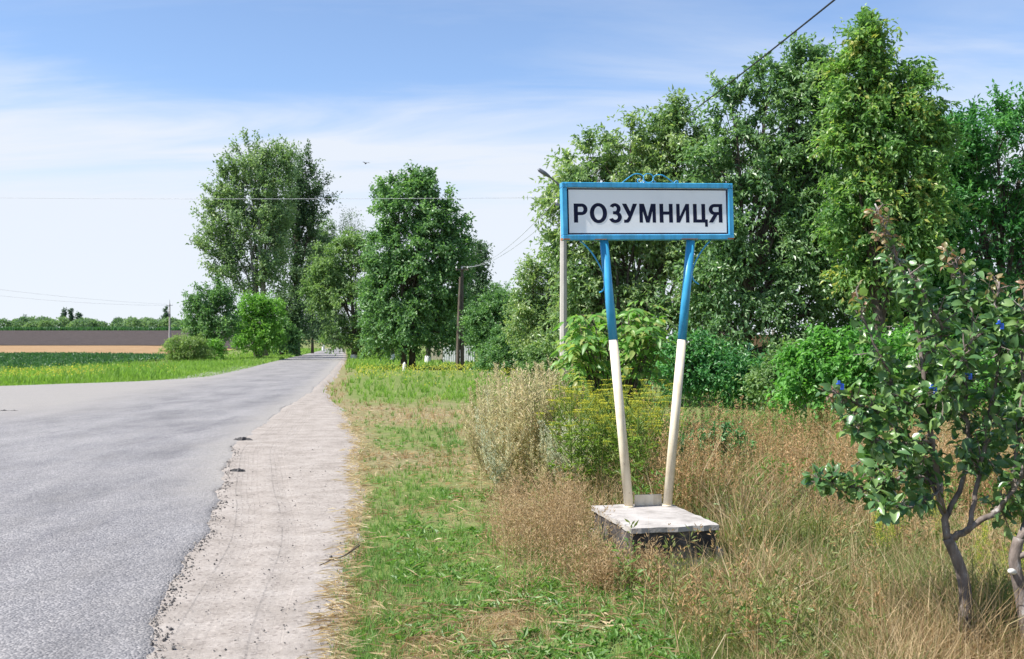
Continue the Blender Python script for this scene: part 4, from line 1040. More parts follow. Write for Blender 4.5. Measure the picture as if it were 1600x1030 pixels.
# --- blue plastic ties left on the pear shoots
for (a, b_, c, lb) in ((1456, 606, 0.0, 'blue plastic tie low on the main pear shoot'), (1511, 584, 0.0, 'blue plastic tie on the middle pear shoot'),
                       (1311, 600, -0.16, 'blue plastic tie on the outermost left pear twig'), (1561, 506, -0.03, 'blue plastic tie high on the right pear shoot')):
    e = MB(); c0 = W(a, b_, PY + c - 0.07)
    th = np.linspace(0, 2 * np.pi, 9)
    e.tube(np.stack([0.012 * np.cos(th), 0.012 * np.sin(th), 0 * th], 1), 0.004, 6)
    e.box((0.012, -0.008, -0.014), (0.018, 0.006, 0.030), bev=0.002)
    e.box((-0.006, -0.014, 0.008), (0.014, 0.005, 0.018), bev=0.0015)
    o = e.build('plastic_tie', M['bluetag'], None, loc=tuple(c0)); tag(o, lb, 'tie', 'blue ties on the pear tree')

# --- young walnut with long drooping leaflets behind the left sign leg
r_ = np.random.default_rng(8)
WY = 13.0
B = np.array([(960 - 800) / F * WY, WY, float(hgt(1.33, WY))])
wal = empty('walnut_sapling', tuple(B))
tag(wal, 'young walnut with long bright drooping leaves behind the sign legs', 'tree')
wood = MB(); tips = []
for s_ in range(44):
    lobe = [(955, 500, 62, 40), (910, 518, 32, 50), (1010, 520, 34, 50), (960, 568, 76, 44)][s_ % 4]
    dv = unit(r_.normal(size=3)); 
    tp = W(lobe[0] + dv[0] * lobe[2] * r_.uniform(0.3, 1), lobe[1] - dv[2] * lobe[3] * r_.uniform(0.3, 1), WY + dv[1] * 0.5) - B
    P = limb(np.array([r_.normal(0, 0.05), r_.normal(0, 0.05), -0.05]), tp, 0.15, 6, 0.02, r_)
    wood.tube(P, np.linspace(0.016, 0.005, 6), 5)
    for f_ in range(6):          # each shoot ends in compound leaves
        az = r_.uniform(0, 2 * np.pi); rd = unit(np.array([math.cos(az), math.sin(az) - 0.25, r_.uniform(-0.1, 0.8)]))
        ln = r_.uniform(0.18, 0.34)
        rp = np.array([tp - np.array([0, 0, 0.06 * f_]) + rd * ln * t - np.array([0, 0, 0.5 * ln * t * t]) for t in np.linspace(0, 1, 4)])
        wood.tube(rp, [0.004, 0.003, 0.0025, 0.002], 4, cap=False)
        for li_ in range(7):
            t = (li_ // 2 + 1) / 3.6; side = 1 if li_ % 2 else -1
            if li_ == 6: t, side = 1.0, 0
            t = min(t, 1.0)
            pp = rp[0] + rd * ln * t - np.array([0, 0, 0.5 * ln * t * t])
            sd = np.cross(rd, [0, 0, 1.0])
            dd = unit(rd * 0.6 + sd * side * 0.9 + np.array([0, 0, -0.45]) + r_.normal(0, 0.15, 3))
            tips.append((pp, dd, unit(np.array([0, -0.2, 1.0]) + r_.normal(0, 0.35, 3)), r_.uniform(0.7, 1.2) * (0.8 + 0.2 * (dv[1] < 0)), 'l_walnut'))
wood.build('trunk', M['bark'], wal, smooth=True)
WSH = [leaf_shape('leaf', 0.155, 0.062, 0.32, 0.18), leaf_shape('leaf', 0.135, 0.058, 0.15, 0.25)]
place_leaves(wal, tips, None, WSH, 300, 'leaves', r_)

# ------------------------------------------------------------------ poles, wires, lamp
LY = 24.5
lp = empty('lamp_post', (W(880.5, 600, LY)[0], LY, 0))
tag(lp, 'grey concrete street lamp post half hidden behind the sign', 'lamp post')
MB().tube([(0, 0, -0.2), (0, 0, 3), (0, 0, 5.62)], [0.105, 0.088, 0.075], 8).build('post', M['poleconc'], lp)
MB().tube(spline([(0, 0, 5.45), (-0.16, -0.05, 5.62), (-0.36, -0.10, 5.78)], 5), 0.020, 6).build('lamp_arm', M['metalgrey'], lp)
hv = np.array([-0.83, -0.2, 0.50]); hv = hv / np.linalg.norm(hv)
hc = np.array([-0.33, -0.09, 5.76])
MB().tube([hc, hc + hv * 0.06, hc + hv * 0.17, hc + hv * 0.32, hc + hv * 0.36], [0.02, 0.04, 0.056, 0.05, 0.02], 8).build('lamp_head', M['metalgrey'], lp, smooth=True)
MB().box((0.0, -0.09, 5.08), (0.42, 0.05, 0.05)).build('crossarm', M['metalgrey'], lp)
for dx in (-0.17, 0.17):
    MB().tube([(dx, -0.09, 5.105), (dx, -0.09, 5.16), (dx, -0.09, 5.21)], [0.022, 0.034, 0.015], 8).build('insulator', M['porcelain'], lp, smooth=True)

up_ = empty('utility_pole', (W(719, 578, 61)[0], 61.0, 0))
tag(up_, 'brown wooden utility pole with a leaning strut before the white fence', 'utility pole')
MB().tube([(0.14, 0, -0.2), (0.10, 0, 3), (0.12, 0, 6.4)], [0.125, 0.11, 0.09], 8).build('post', M['wood'], up_)
MB().tube([(-0.16, -0.1, -0.2), (-0.08, -0.1, 3), (0.03, -0.08, 5.7)], [0.12, 0.11, 0.09], 8).build('strut', M['wood'], up_)
MB().box((0.12, -0.13, 6.15), (0.8, 0.09, 0.09)).build('crossarm', M['wood'], up_)
for dx in (-0.22, 0.12, 0.46):
    MB().tube([(dx, -0.13, 6.2), (dx, -0.13, 6.28), (dx, -0.13, 6.34)], [0.025, 0.05, 0.02], 8).build('insulator', M['porcelain'], up_, smooth=True)

FY = 178.0
fpb = W(265, 540, FY); fpz = float(hgt(fpb[0], FY))
fp = empty('field_pole', (fpb[0], FY, fpz))
tag(fp, 'slim pale concrete power pole standing in the field by the round bush', 'utility pole')
MB().tube([(0, 0, -0.3), (0, 0, 4), (0, 0, 7.2)], [0.17, 0.14, 0.11], 6).build('post', M['poleconc'], fp)
MB().tube([(0, 0, 7.1), (0, 0, 7.9)], [0.05, 0.03], 5).build('top_spike', M['metalgrey'], fp)
MB().box((0, -0.1, 6.9), (1.1, 0.08, 0.08)).build('crossarm', M['metalgrey'], fp)
MB().box((0, -0.16, 5.2), (0.34, 0.18, 0.42)).build('switch_box', M['metalgrey'], fp)
for dx in (-0.5, 0.5):
    MB().tube([(dx, -0.1, 6.94), (dx, -0.1, 7.14)], [0.06, 0.03], 6).build('insulator', M['porcelain'], fp)

def wire(A, Bp, sag, r, label, mat='wiregrey', group=None, n=24):
    t = np.linspace(0, 1, n)[:, None]; A = np.asarray(A, float); Bp = np.asarray(Bp, float)
    P = A + (Bp - A) * t; P[:, 2] -= sag * 4 * (t * (1 - t))[:, 0]
    return tag(MB().tube(P, r, 5).build('overhead_wire', M[mat], None, smooth=True), label, 'wire', group)
lx = lp.location.x
wire((lx - 0.08, LY, 5.27), W(-500, 301, 32.0), 0.10, 0.005, 'long thin grey wire crossing the sky left of the lamp post')
wire((lx - 0.17, LY - 0.09, 5.2), (up_.location.x + 0.46, 60.87, 6.34), 0.45, 0.008, 'upper of two sagging wires from lamp post to wooden pole')
wire((lx + 0.17, LY - 0.09, 5.2), (up_.location.x + 0.12, 60.87, 6.34), 0.55, 0.008, 'lower of two sagging wires from lamp post to wooden pole')
cp = W(1012, 226, 36)
cpo = empty('cable_pole', (cp[0], 36.0, 0)); tag(cpo, 'wooden pole buried in the cherry crown that carries the black cable', 'utility pole')
MB().tube([(0, 0, -0.2), (0, 0, 4), (0, 0, cp[2] + 0.25)], [0.13, 0.115, 0.09], 8).build('post', M['wood'], cpo)
MB().tube([(0, -0.09, cp[2] - 0.12), (0, -0.14, cp[2] - 0.02), (0, -0.14, cp[2] + 0.04)], [0.025, 0.045, 0.02], 8).build('insulator', M['porcelain'], cpo, smooth=True)
wire((cp[0], 35.86, cp[2] + 0.03), W(1592, -236, 10.0), 0.10, 0.016, 'thick black cable rising across the sky over the cherry trees', 'wire')
nb = W(-260, 415, 120)
wire((fpb[0] - 0.5, FY - 0.1, fpz + 7.1), nb, 0.7, 0.012, 'upper faint power line from the field pole to the left')
wire((fpb[0] + 0.5, FY - 0.1, fpz + 6.9), nb + np.array([0, 0, -0.95]), 1.0, 0.012, 'lower faint power line from the field pole to the left')

bd = MB(); c0 = W(571, 255, 60)
bd.tube([(-0.14, 0, 0), (-0.06, 0, 0.01), (0.04, 0, 0.01), (0.12, 0, 0.02)], [0.01, 0.04, 0.045, 0.012], 6)
for s_ in (-1, 1):
    bd.add([[-0.05, 0, 0.02], [0.05, 0, 0.02], [0.02, s_ * 0.14, 0.07], [-0.06, s_ * 0.15, 0.07], [-0.08, s_ * 0.28, 0.03]], T=[[0, 1, 2], [0, 2, 3], [3, 2, 4]])
tag(bd.build('bird', M['birdblack'], None, loc=tuple(c0), rot=(0, 0.2, 2.2)), 'tiny dark bird flying in the pale sky', 'bird')

# ------------------------------------------------------------------ village bits seen through the trees
def G(px, Y): return (px - 800) / F * Y
FYY = 84.0
fence = empty('corrugated_fence', (G(716, FYY), FYY, 0)); tag(fence, 'white corrugated sheet fence behind the wooden utility pole', 'fence')
x0, x1 = G(692, FYY) - fence.location.x, G(742, FYY) - fence.location.x
npan = 5; pw_ = (x1 - x0) / npan
for a in range(npan):
    xs = np.linspace(x0 + a * pw_ + 0.01, x0 + (a + 1) * pw_ - 0.01, 13)
    zz = 0.007 * np.where((np.arange(13) % 4) < 2, 1, -1) + 0.12 * a * (a % 2) * 0.1
    V = np.array([[x, z_, h_] for x, z_ in zip(xs, zz) for h_ in (0.05, 1.42 + 0.05 * (a % 2))] + [[x, z_ + 0.03, h_] for x, z_ in zip(xs, zz) for h_ in (0.05, 1.42 + 0.05 * (a % 2))])
    Qs = []
    for k in range(12): Qs += [[2 * k, 2 * k + 2, 2 * k + 3, 2 * k + 1], [26 + 2 * k, 26 + 2 * k + 1, 26 + 2 * k + 3, 26 + 2 * k + 2], [2 * k + 1, 2 * k + 3, 29 + 2 * k, 27 + 2 * k]]
    MB().add(V, Q=Qs).build('panel', M['fencewhite'], fence)
for a in range(npan + 1):
    MB().box((x0 + a * pw_, 0.08, 0.75), (0.07, 0.07, 1.55)).build('post', M['metalgrey'], fence)
gate = empty('beige_gate', (G(683, 88), 88.0, 0)); tag(gate, 'beige slatted gate left of the white corrugated fence', 'gate')
for a in range(9):
    MB().box((-0.56 + a * 0.14, 0, 0.95), (0.12, 0.03, 1.6 + 0.08 * math.sin(a * 0.39))).build('slat', M['beige'], gate)
for z_ in (0.4, 1.5): MB().box((0, 0.035, z_), (1.3, 0.035, 0.08)).build('rail', M['gatebrown'], gate)
for s_ in (-1, 1): MB().box((s_ * 0.74, 0.02, 0.95), (0.16, 0.16, 1.95)).build('post', M['gatebrown'], gate)

CY = 168.0
car = empty('parked_car', (G(601, CY), CY, 0), R(4)); tag(car, 'pale blue car parked far down the verge under the trees', 'car')
prof = [(-2.0, 0.35), (-2.0, 0.75), (-1.75, 0.92), (-1.25, 0.95), (-0.85, 1.40), (0.75, 1.42), (1.35, 0.98), (1.95, 0.85), (2.05, 0.55), (2.0, 0.32)]
V = []; 
for s_ in (-1, 1):
    for y_, z_ in prof: V.append([s_ * (0.80 if z_ < 1.0 else 0.62), y_, z_])
k = len(prof); Qs = [[a, (a + 1) % k, k + (a + 1) % k, k + a] for a in range(k)]
Tt = []
for o_ in (0, k):
    Tt += [[o_, o_ + a, o_ + a + 1] for a in range(1, k - 1)]
MB().add(V, T=Tt, Q=Qs).build('body', M['carpaint'], car)
MB().add([[-0.58, -1.235, 0.985], [0.58, -1.235, 0.985], [0.54, -0.88, 1.385], [-0.54, -0.88, 1.385]], Q=[[0, 1, 2, 3]]).build('rear_window', M['glass'], car)
MB().add([[-0.58, 1.335, 1.015], [0.58, 1.335, 1.015], [0.54, 0.80, 1.405], [-0.54, 0.80, 1.405]], Q=[[0, 3, 2, 1]]).build('windscreen', M['glass'], car)
for s_ in (-1, 1):
    MB().box((s_ * 0.60, -2.005, 0.76), (0.28, 0.03, 0.12)).build('tail_lamp', M['redlamp'], car)
    MB().box((s_ * 0.725, -0.15, 1.18), (0.03, 1.5, 0.28)).build('side_window', M['glass'], car)
    for y_ in (-1.25, 1.3):
        MB().tube([(s_ * 0.66, y_, 0.30), (s_ * 0.86, y_, 0.30)], 0.30, 14).build('wheel', M['rubber'], car)
MB().box((0, -2.04, 0.45), (1.6, 0.08, 0.16), bev=0.02).build('bumper', M['rubber'], car)

GY_ = 31.0
gt = empty('diamond_gate', (G(1173, GY_), GY_, 0), R(-3)); tag(gt, 'brown sheet gate with teal diamonds deep in the tree shade', 'gate')
MB().box((0, 0.02, 1.02), (1.3, 0.03, 1.85)).build('gate_leaf', M['gatebrown'], gt)
MB().box((0, -0.012, 0.28), (1.3, 0.028, 0.30)).build('kick_board', M['beige'], gt)
MB().box((0.06, -0.032, 0.32), (0.40, 0.012, 0.10)).build('slot', M['black'], gt)
for z_ in (1.52, 1.12, 0.72):
    h_ = 0.19
    MB().add([[x - 0.05, y_, z_ + zz_] for y_ in (-0.02, 0.003) for x, zz_ in ((0, h_), (h_, 0), (0, -h_), (-h_, 0))],
             Q=[[0, 3, 2, 1], [0, 1, 5, 4], [1, 2, 6, 5], [2, 3, 7, 6], [3, 0, 4, 7]]).build('diamond', M['teal'], gt)
for s_ in (-1, 1): MB().box((s_ * 0.70, 0.0, 1.05), (0.10, 0.10, 2.1)).build('post', M['poleconc'], gt)
pf = empty('picket_fence', (G(1085, 30), 30.0, 0)); tag(pf, 'white picket fence glimpsed between leaves right of the sign leg', 'fence')
for a in range(7):
    x = -0.35 + a * 0.115
    MB().add([[x + dx, y_, z_] for y_ in (-0.012, 0.012) for dx, z_ in ((-0.035, 0.65), (0.035, 0.65), (0.035, 1.85), (0, 1.95), (-0.035, 1.85))],
             T=[[0, 1, 2], [0, 2, 4], [4, 2, 3], [5, 7, 6], [5, 9, 7], [9, 8, 7]], Q=[[0, 5, 6, 1], [1, 6, 7, 2], [2, 7, 8, 3], [3, 8, 9, 4], [4, 9, 5, 0]]).build('picket', M['fencewhite'], pf)
for z_ in (0.9, 1.6): MB().box((0.0, 0.035, z_), (0.85, 0.035, 0.07)).build('rail', M['fencewhite'], pf)
for a in range(4):
    for b_ in range(4):
        MB().box((-0.42 + b_ * 0.25 + (a % 2) * 0.11, 0.0, 0.08 + a * 0.135), (0.24, 0.12, 0.125), bev=0.006).build('brick', M['brickpale'], pf)

# a fallen twig on the shoulder
tw = MB(); tpts = [W(500, 889, 7.48), W(520, 882, 7.62), W(540, 878, 7.72), W(563, 862, 8.05)]
tpts = [np.array([p[0], p[1], 0.03 + 0.012 * k]) for k, p in enumerate(tpts)]
o0 = tpts[0]
tw.tube(spline([p - o0 for p in tpts]), np.linspace(0.004, 0.006, 25), 5)
tw.tube(spline([tpts[2] - o0, tpts[2] - o0 + [0.05, 0.16, 0.03], tpts[2] - o0 + [0.07, 0.3, 0.04]]), 0.003, 5)
tag(tw.build('fallen_twig', M['twig'], None, loc=tuple(o0)), 'thin dry twig lying across the edge of the dirt shoulder', 'twig')

# broken lips of asphalt by the road edge
def lump(name, label, c, L, h, mat, seed, cat='asphalt'):
    """jagged broken lip: a flattened ridge of uneven height"""
    r_ = np.random.default_rng(seed); n = 15; t = np.linspace(-0.5, 0.5, n)
    prof = np.sin(np.pi * (t + 0.5)) ** 0.6
    V = []
    wob = np.cumsum(r_.normal(0, 0.012, n)) * L * 3
    for i in range(n):
        w = L * (0.10 + 0.10 * r_.uniform()) * prof[i] + 0.004; hh = h * prof[i] * r_.uniform(0.35, 1.1)
        V += [[t[i] * L, wob[i] - w, -0.02], [t[i] * L + r_.normal(0, 0.01), wob[i] - w * 0.3, hh], [t[i] * L, wob[i] + w * 0.5, hh * r_.uniform(0.3, 0.9)], [t[i] * L, wob[i] + w, -0.02]]
    Q = [[4 * i + j, 4 * i + 4 + j, 4 * i + 5 + j, 4 * i + 1 + j] for i in range(n - 1) for j in range(3)]
    return tag(link(name, raw_mesh(name, np.array(V), Q=np.array(Q)), mat, None, c, (0, 0, r_.uniform(-0.2, 0.35))), label, cat)
M['brokenasphalt'] = noise_mat('broken_asphalt', [(0.035, 0.034, 0.036), (0.07, 0.068, 0.07), (0.13, 0.125, 0.125)], 18, 0.95, 0.9, 60, spec=0.15, dist=0.01)
p_ = W(380, 689, 17.2); lump('asphalt_lump', 'dark broken asphalt lip at the far pothole in the road edge', (p_[0], 17.2, 0.022), 0.36, 0.055, M['brokenasphalt'], 3)
p_ = W(372, 738, 13.05); lump('asphalt_lump', 'small dark asphalt chunk on the road edge nearer the viewer', (p_[0], 13.05, 0.022), 0.20, 0.035, M['brokenasphalt'], 4)
p_ = W(272, 924, 6.8); lump('asphalt_lump', 'black asphalt crumb on the dusty shoulder', (p_[0], 6.8, 0.014), 0.06, 0.016, M['brokenasphalt'], 5)
p_ = W(12, 645, 24.2); lump('asphalt_lump', 'dark asphalt crust on the dusty junction at the left edge', (p_[0], 24.2, 0.025), 0.5, 0.045, M['brokenasphalt'], 6)
# loose grit on the shoulder
r_ = np.random.default_rng(15); n = 600
y = 4.5 * (17 / 4.5) ** r_.uniform(0, 1, n); x = R_(y) + (E_(y) - R_(y)) * r_.uniform(0.02, 1, n)
s_ = r_.gamma(1.6, 0.002, n) + 0.0025
octa = np.array([[1, 0, 0], [0, 1, 0], [-1, 0, 0], [0, -1, 0], [0, 0, 0.8], [0, 0, -0.5]])
V = (octa[None] * s_[:, None, None] * r_.uniform(0.6, 1.3, (n, 6, 1))) + np.stack([x, y, np.full(n, 0.016)], 1)[:, None]
T = np.array([[0, 1, 4], [1, 2, 4], [2, 3, 4], [3, 0, 4], [1, 0, 5], [2, 1, 5], [3, 2, 5], [0, 3, 5]])
T = (np.arange(n)[:, None, None] * 6 + T[None]).reshape(-1, 3)
M['grit'] = leaf_mat('grit', [(0.05, 0.048, 0.05), (0.13, 0.12, 0.115), (0.3, 0.28, 0.26)], 0.9, 0.0, 0.1)
tag(link('gravel', raw_mesh('gravel', V.reshape(-1, 3), T=T, attr=np.repeat(r_.uniform(0, 1, n), 6)), M['grit']), 'loose dark grit scattered on the dirt shoulder', kind='stuff')
# crumbs broken off along the asphalt edge
n = 1100
y = 4.3 * (16 / 4.3) ** r_.uniform(0, 1, n); x = R_(y) + rag(y, 31, 1.0) + np.abs(r_.normal(0, 0.06, n)) - 0.02
s_ = r_.gamma(2.0, 0.0022, n) + 0.003
V = (octa[None] * s_[:, None, None] * r_.uniform(0.6, 1.3, (n, 6, 1))) + np.stack([x, y, np.full(n, 0.015) + 0.016 * (x < R_(y) + rag(y, 31, 1.0) - 0.01)], 1)[:, None]
T8 = np.array([[0, 1, 4], [1, 2, 4], [2, 3, 4], [3, 0, 4], [1, 0, 5], [2, 1, 5], [3, 2, 5], [0, 3, 5]])
T = (np.arange(n)[:, None, None] * 6 + T8[None]).reshape(-1, 3)
tag(link('asphalt_crumbs', raw_mesh('asphalt_crumbs', V.reshape(-1, 3), T=T, attr=np.repeat(r_.uniform(0.1, 1, n), 6)), M['grit']), 'loose crumbs broken off along the asphalt edge', kind='stuff')
# white-painted marker at the ash trunk
mk = MB(); p_ = W(632, 576, 60.5)
mk.tube([(0, 0, -0.1), (0, 0, 0.28), (0, 0, 0.42), (0.0, 0, 0.50)], [0.13, 0.12, 0.08, 0.02], 8)
tag(mk.build('marker_post', M['whitewash'], None, loc=(p_[0], 60.5, 0.0)), 'small white pointed marker post at the ash tree foot', 'post')

# ------------------------------------------------------------------ grass and weeds
def wedge(n, y0, y1, k, right=0.545, rpad=1.2, u0=-0.05):
    U = rng.uniform(0, 1, n)
    y = (y0 ** -k + U * (y1 ** -k - y0 ** -k)) ** (-1 / k)
    xl = E_(y) + rag(y, 61, 1.1) + u0; xr = right * y + rpad
    x = xl + (xr - xl) * rng.uniform(0, 1, n)
    return x, y

def stuff(name, label, V, T, attr, mat):
    o = link(name, raw_mesh(name, V, T=T, attr=attr), M[mat])
    return tag(o, label, kind='stuff')

SLAB = (1.09, 7.78, R(12))
def off_slab(x, y, pad=0.04):
    ca, sa = math.cos(SLAB[2]), math.sin(SLAB[2])
    dx, dy = x - SLAB[0], y - SLAB[1]
    a, b_ = dx * ca + dy * sa, -dx * sa + dy * ca
    return ~((np.abs(a) < 0.345 + pad) & (np.abs(b_) < 0.515 + pad))

def tallness(x, y):
    """height of the standing growth, metres"""
    u = x - E_(y)
    h = 0.055 + 0.04 * fbm(x * 2.2, y * 2.2, 301)
    nz_ = fbm(x * 1.1, y * 1.1, 91)
    # dry stand beside and around the plinth
    a = sstep(1.45, 2.1, u) * sstep(6.6, 7.6, y) * sstep(15, 12, y) * (1 - 0.35 * sstep(0.55, 0.8, x) * sstep(1.8, 1.5, x) * sstep(8.3, 7.6, y))
    h = h + a * np.maximum(0.27 + 0.75 * (nz_ - 0.5), 0.04)
    # right foreground
    c = sstep(1.6, 2.4, u) * sstep(7.4, 6.2, y)
    h = h + c * np.maximum(0.21 + 0.9 * (nz_ - 0.5), 0.0)
    # behind the plinth, to the trees
    e_ = sstep(8.6, 10.2, y) * sstep(0.7, 1.4, x) * sstep(22, 15, y)
    h = h + e_ * 0.34
    m_ = sstep(13, 17, y) * sstep(0.6, 2.0, u)
    h = h + m_ * 0.10
    f_ = sstep(26, 32, y)
    h = h + f_ * 0.12
    return np.maximum(h, 0.03)

# blades grow in tufts; living or dry by the turf's greenness
def tufts(n, per, y0, y1, k, spread):
    cx, cy = wedge(n, y0, y1, k)
    keep = off_slab(cx, cy) & ~((cy > 21) & (cx > 0.14 * cy))
    clear = fbm(cx * 1.7, cy * 1.7, 133)
    keep &= (clear > 0.40) | (rng.uniform(0, 1, n) < 0.25)
    cx, cy = cx[keep], cy[keep]; n = len(cx)
    hh = tallness(cx, cy) * rng.uniform(0.55, 1.3, n)
    isg = rng.uniform(0, 1, n) < greenness(cx, cy)
    tone = np.clip(0.45 + 0.17 * rng.normal(size=n) + 0.9 * (fbm(cx * 0.8, cy * 0.8, 201) - 0.5), 0, 1)
    rep = lambda v: np.repeat(v, per)
    a = rng.uniform(0, 2 * np.pi, n * per); rr = np.abs(rng.normal(0, spread, n * per)) * (0.6 + 2.0 * rep(hh))
    x = rep(cx) + np.cos(a) * rr; y = rep(cy) + np.sin(a) * rr
    return x, y, rep(hh), rep(isg), np.clip(rep(tone) + rng.normal(0, 0.13, n * per), 0, 1), a
x, y, hh, isg, tone, az = tufts(31000, 8, 4.2, 75, 0.85, 0.030)
ok = off_slab(x, y, 0.02) & (x > E_(y) + rag(y, 61, 1.1) - 0.04)
x, y, hh, isg, tone, az = x[ok], y[ok], hh[ok], isg[ok], tone[ok], az[ok]
n = len(x)
P = np.stack([x, y, hgt(x, y) - 0.01], 1)
h = hh * rng.uniform(0.45, 1.25, n) * np.where(isg & (hh > 0.2), 0.8, 1.0)
far = np.maximum(y / 7.0, 0.8)
w = (0.0040 + 0.007 * np.minimum(h, 0.4)) * far ** 0.75 * rng.uniform(0.7, 1.4, n)
lean = np.clip(rng.normal(0.55, 0.3, n), 0.0, 1.2) + np.where(isg, 0, 0.08)
az = az + rng.normal(0, 0.6, n)
near = y < 26
sel = isg & near
rightside = (x - E_(y) > 1.9) & (y < 18)
sel = isg & near & ~rightside
V, T = blades(P[sel], h[sel], w[sel], az[sel], lean[sel])
stuff('green_grass', 'short green roadside grass on the near verge', V, T, np.repeat(tone[sel] * 0.85, 5), 'grass')
sel = isg & near & rightside
V, T = blades(P[sel], h[sel], w[sel], az[sel], lean[sel])
stuff('olive_grass', 'olive green grass tufts mixed into the dry growth round the plinth', V, T, np.repeat(tone[sel], 5), 'olive')
sel = isg & ~near
V, T = blades(P[sel], h[sel] * 1.2, w[sel], az[sel], lean[sel])
stuff('meadow_grass', 'bright green meadow grass under the trees further along', V, T, np.repeat(tone[sel], 5), 'grassbright')
sel = ~isg
V, T = blades(P[sel], h[sel], w[sel] * 0.72, az[sel], lean[sel])
stuff('dry_grass', 'dry tan grass all over the right verge', V, T, np.repeat(tone[sel], 5), 'grassdry')

# lying thatch: short dead stalks flat on the ground
x, y = wedge(42000, 4.2, 26, 0.7)
k_ = off_slab(x, y) & (rng.uniform(0, 1, len(x)) > greenness(x, y) * 0.95); x, y = x[k_], y[k_]
n = len(x); a = rng.uniform(0, 2 * np.pi, n)
P = np.stack([x, y, hgt(x, y) + rng.uniform(0.0, 0.05, n)], 1)
D = np.stack([np.cos(a), np.sin(a), rng.normal(0.08, 0.18, n)], 1)
V, T = leaves(P, D, np.tile([0, 0, 1.0], (n, 1)) + rng.normal(0, 0.3, (n, 3)), rng.uniform(0.06, 0.20, n), 0.0042 * np.maximum(y / 7, 0.9) * rng.uniform(0.6, 1.5, n), 0.05)
stuff('grass_thatch', 'matted dead grass lying between the living tufts', V, T, np.repeat(rng.uniform(0.1, 1, n), 4), 'grassdry')

# straw along the edge of the shoulder
n = 2600
y = 4.6 * (24 / 4.6) ** rng.uniform(0, 1, n)
x = E_(y) + rag(y, 61, 1.1) + rng.normal(0.03, 0.07, n) * (1 + 0.6 * (fbm(y * 2, y * 0, 7) - 0.5))
dens = fbm(y * 1.6, y * 0 + 2, 8, 2); k_ = rng.uniform(0, 1, n) < dens * 1.2; x, y = x[k_], y[k_]; n = len(x)
a = rng.normal(np.pi * 0.97, 0.75, n)
P = np.stack([x, y, 0.022 + rng.uniform(0, 0.03, n)], 1)
D = np.stack([np.cos(a), np.sin(a), rng.normal(0.02, 0.12, n)], 1)
V, T = leaves(P, D, np.tile([0, 0, 1.0], (n, 1)), rng.uniform(0.04, 0.17, n), 0.004 * np.maximum(y / 7, 0.9) * rng.uniform(0.6, 1.5, n), 0.05)
stuff('straw', 'pale straw scattered along the edge of the dirt shoulder', V, T, np.repeat(rng.uniform(0, 1, n), 4), 'straw')

# broad-leaved rosettes in the green strip
cx, cy = wedge(5200, 5.0, 24, 0.7)
u = cx - E_(cy)
pr = fbm(cx * 0.9, cy * 0.9, 44)
k_ = (u > 0.25) & (u < 2.3) & (greenness(cx, cy) > 0.45) & (pr > 0.50) & off_slab(cx, cy)
cx, cy = cx[k_], cy[k_]; k = len(cx); q = 9
a = rng.uniform(0, 2 * np.pi, (k, q)); el = rng.uniform(0.15, 0.9, (k, q))
D = np.stack([np.cos(a) * np.cos(el), np.sin(a) * np.cos(el), np.sin(el)], -1).reshape(-1, 3)
P = np.repeat(np.stack([cx, cy, hgt(cx, cy) + 0.01], 1), q, 0) + rng.normal(0, 0.02, (k * q, 3)) * [1, 1, 0.2]
Ls = rng.uniform(0.03, 0.085, k * q)
V, T = leaves(P, D, np.tile([0, 0, 1.0], (k * q, 1)) + rng.normal(0, 0.3, (k * q, 3)), Ls, Ls * rng.uniform(0.25, 0.42, k * q), 0.2)
stuff('broadleaf_weeds', 'fresh green dandelion-like rosettes in the verge grass', V, T, np.repeat(rng.uniform(0, 1, k * q), 4), 'broad')

# leafy green weeds dotted through the dry growth on the right
cx, cy = wedge(900, 4.9, 12, 0.5); u = cx - E_(cy)
k_ = (u > 1.8) & (fbm(cx * 1.5, cy * 1.5, 83) > 0.52) & off_slab(cx, cy, 0.1); cx, cy = cx[k_], cy[k_]; k = len(cx); q = 16
hh = rng.uniform(0.08, 0.32, k)
tq = rng.uniform(0, 1, (k, q)); a = rng.uniform(0, 6.28, (k, q))
P = np.stack([cx[:, None] + 0.03 * np.cos(a), cy[:, None] + 0.03 * np.sin(a), hgt(cx, cy)[:, None] + tq * hh[:, None]], -1).reshape(-1, 3)
D = np.stack([np.cos(a), np.sin(a), rng.uniform(-0.1, 0.9, (k, q))], -1).reshape(-1, 3); Ls = rng.uniform(0.03, 0.075, k * q)
V, T = leaves(P, D, np.tile([0, 0, 1.0], (k * q, 1)) + rng.normal(0, 0.3, (k * q, 3)), Ls, Ls * rng.uniform(0.3, 0.55, k * q), 0.2)
stuff('leafy_weeds', 'small leafy green weeds between the dry tufts on the right', V, T, np.repeat(rng.uniform(0, 1, k * q), 4), 'broad')

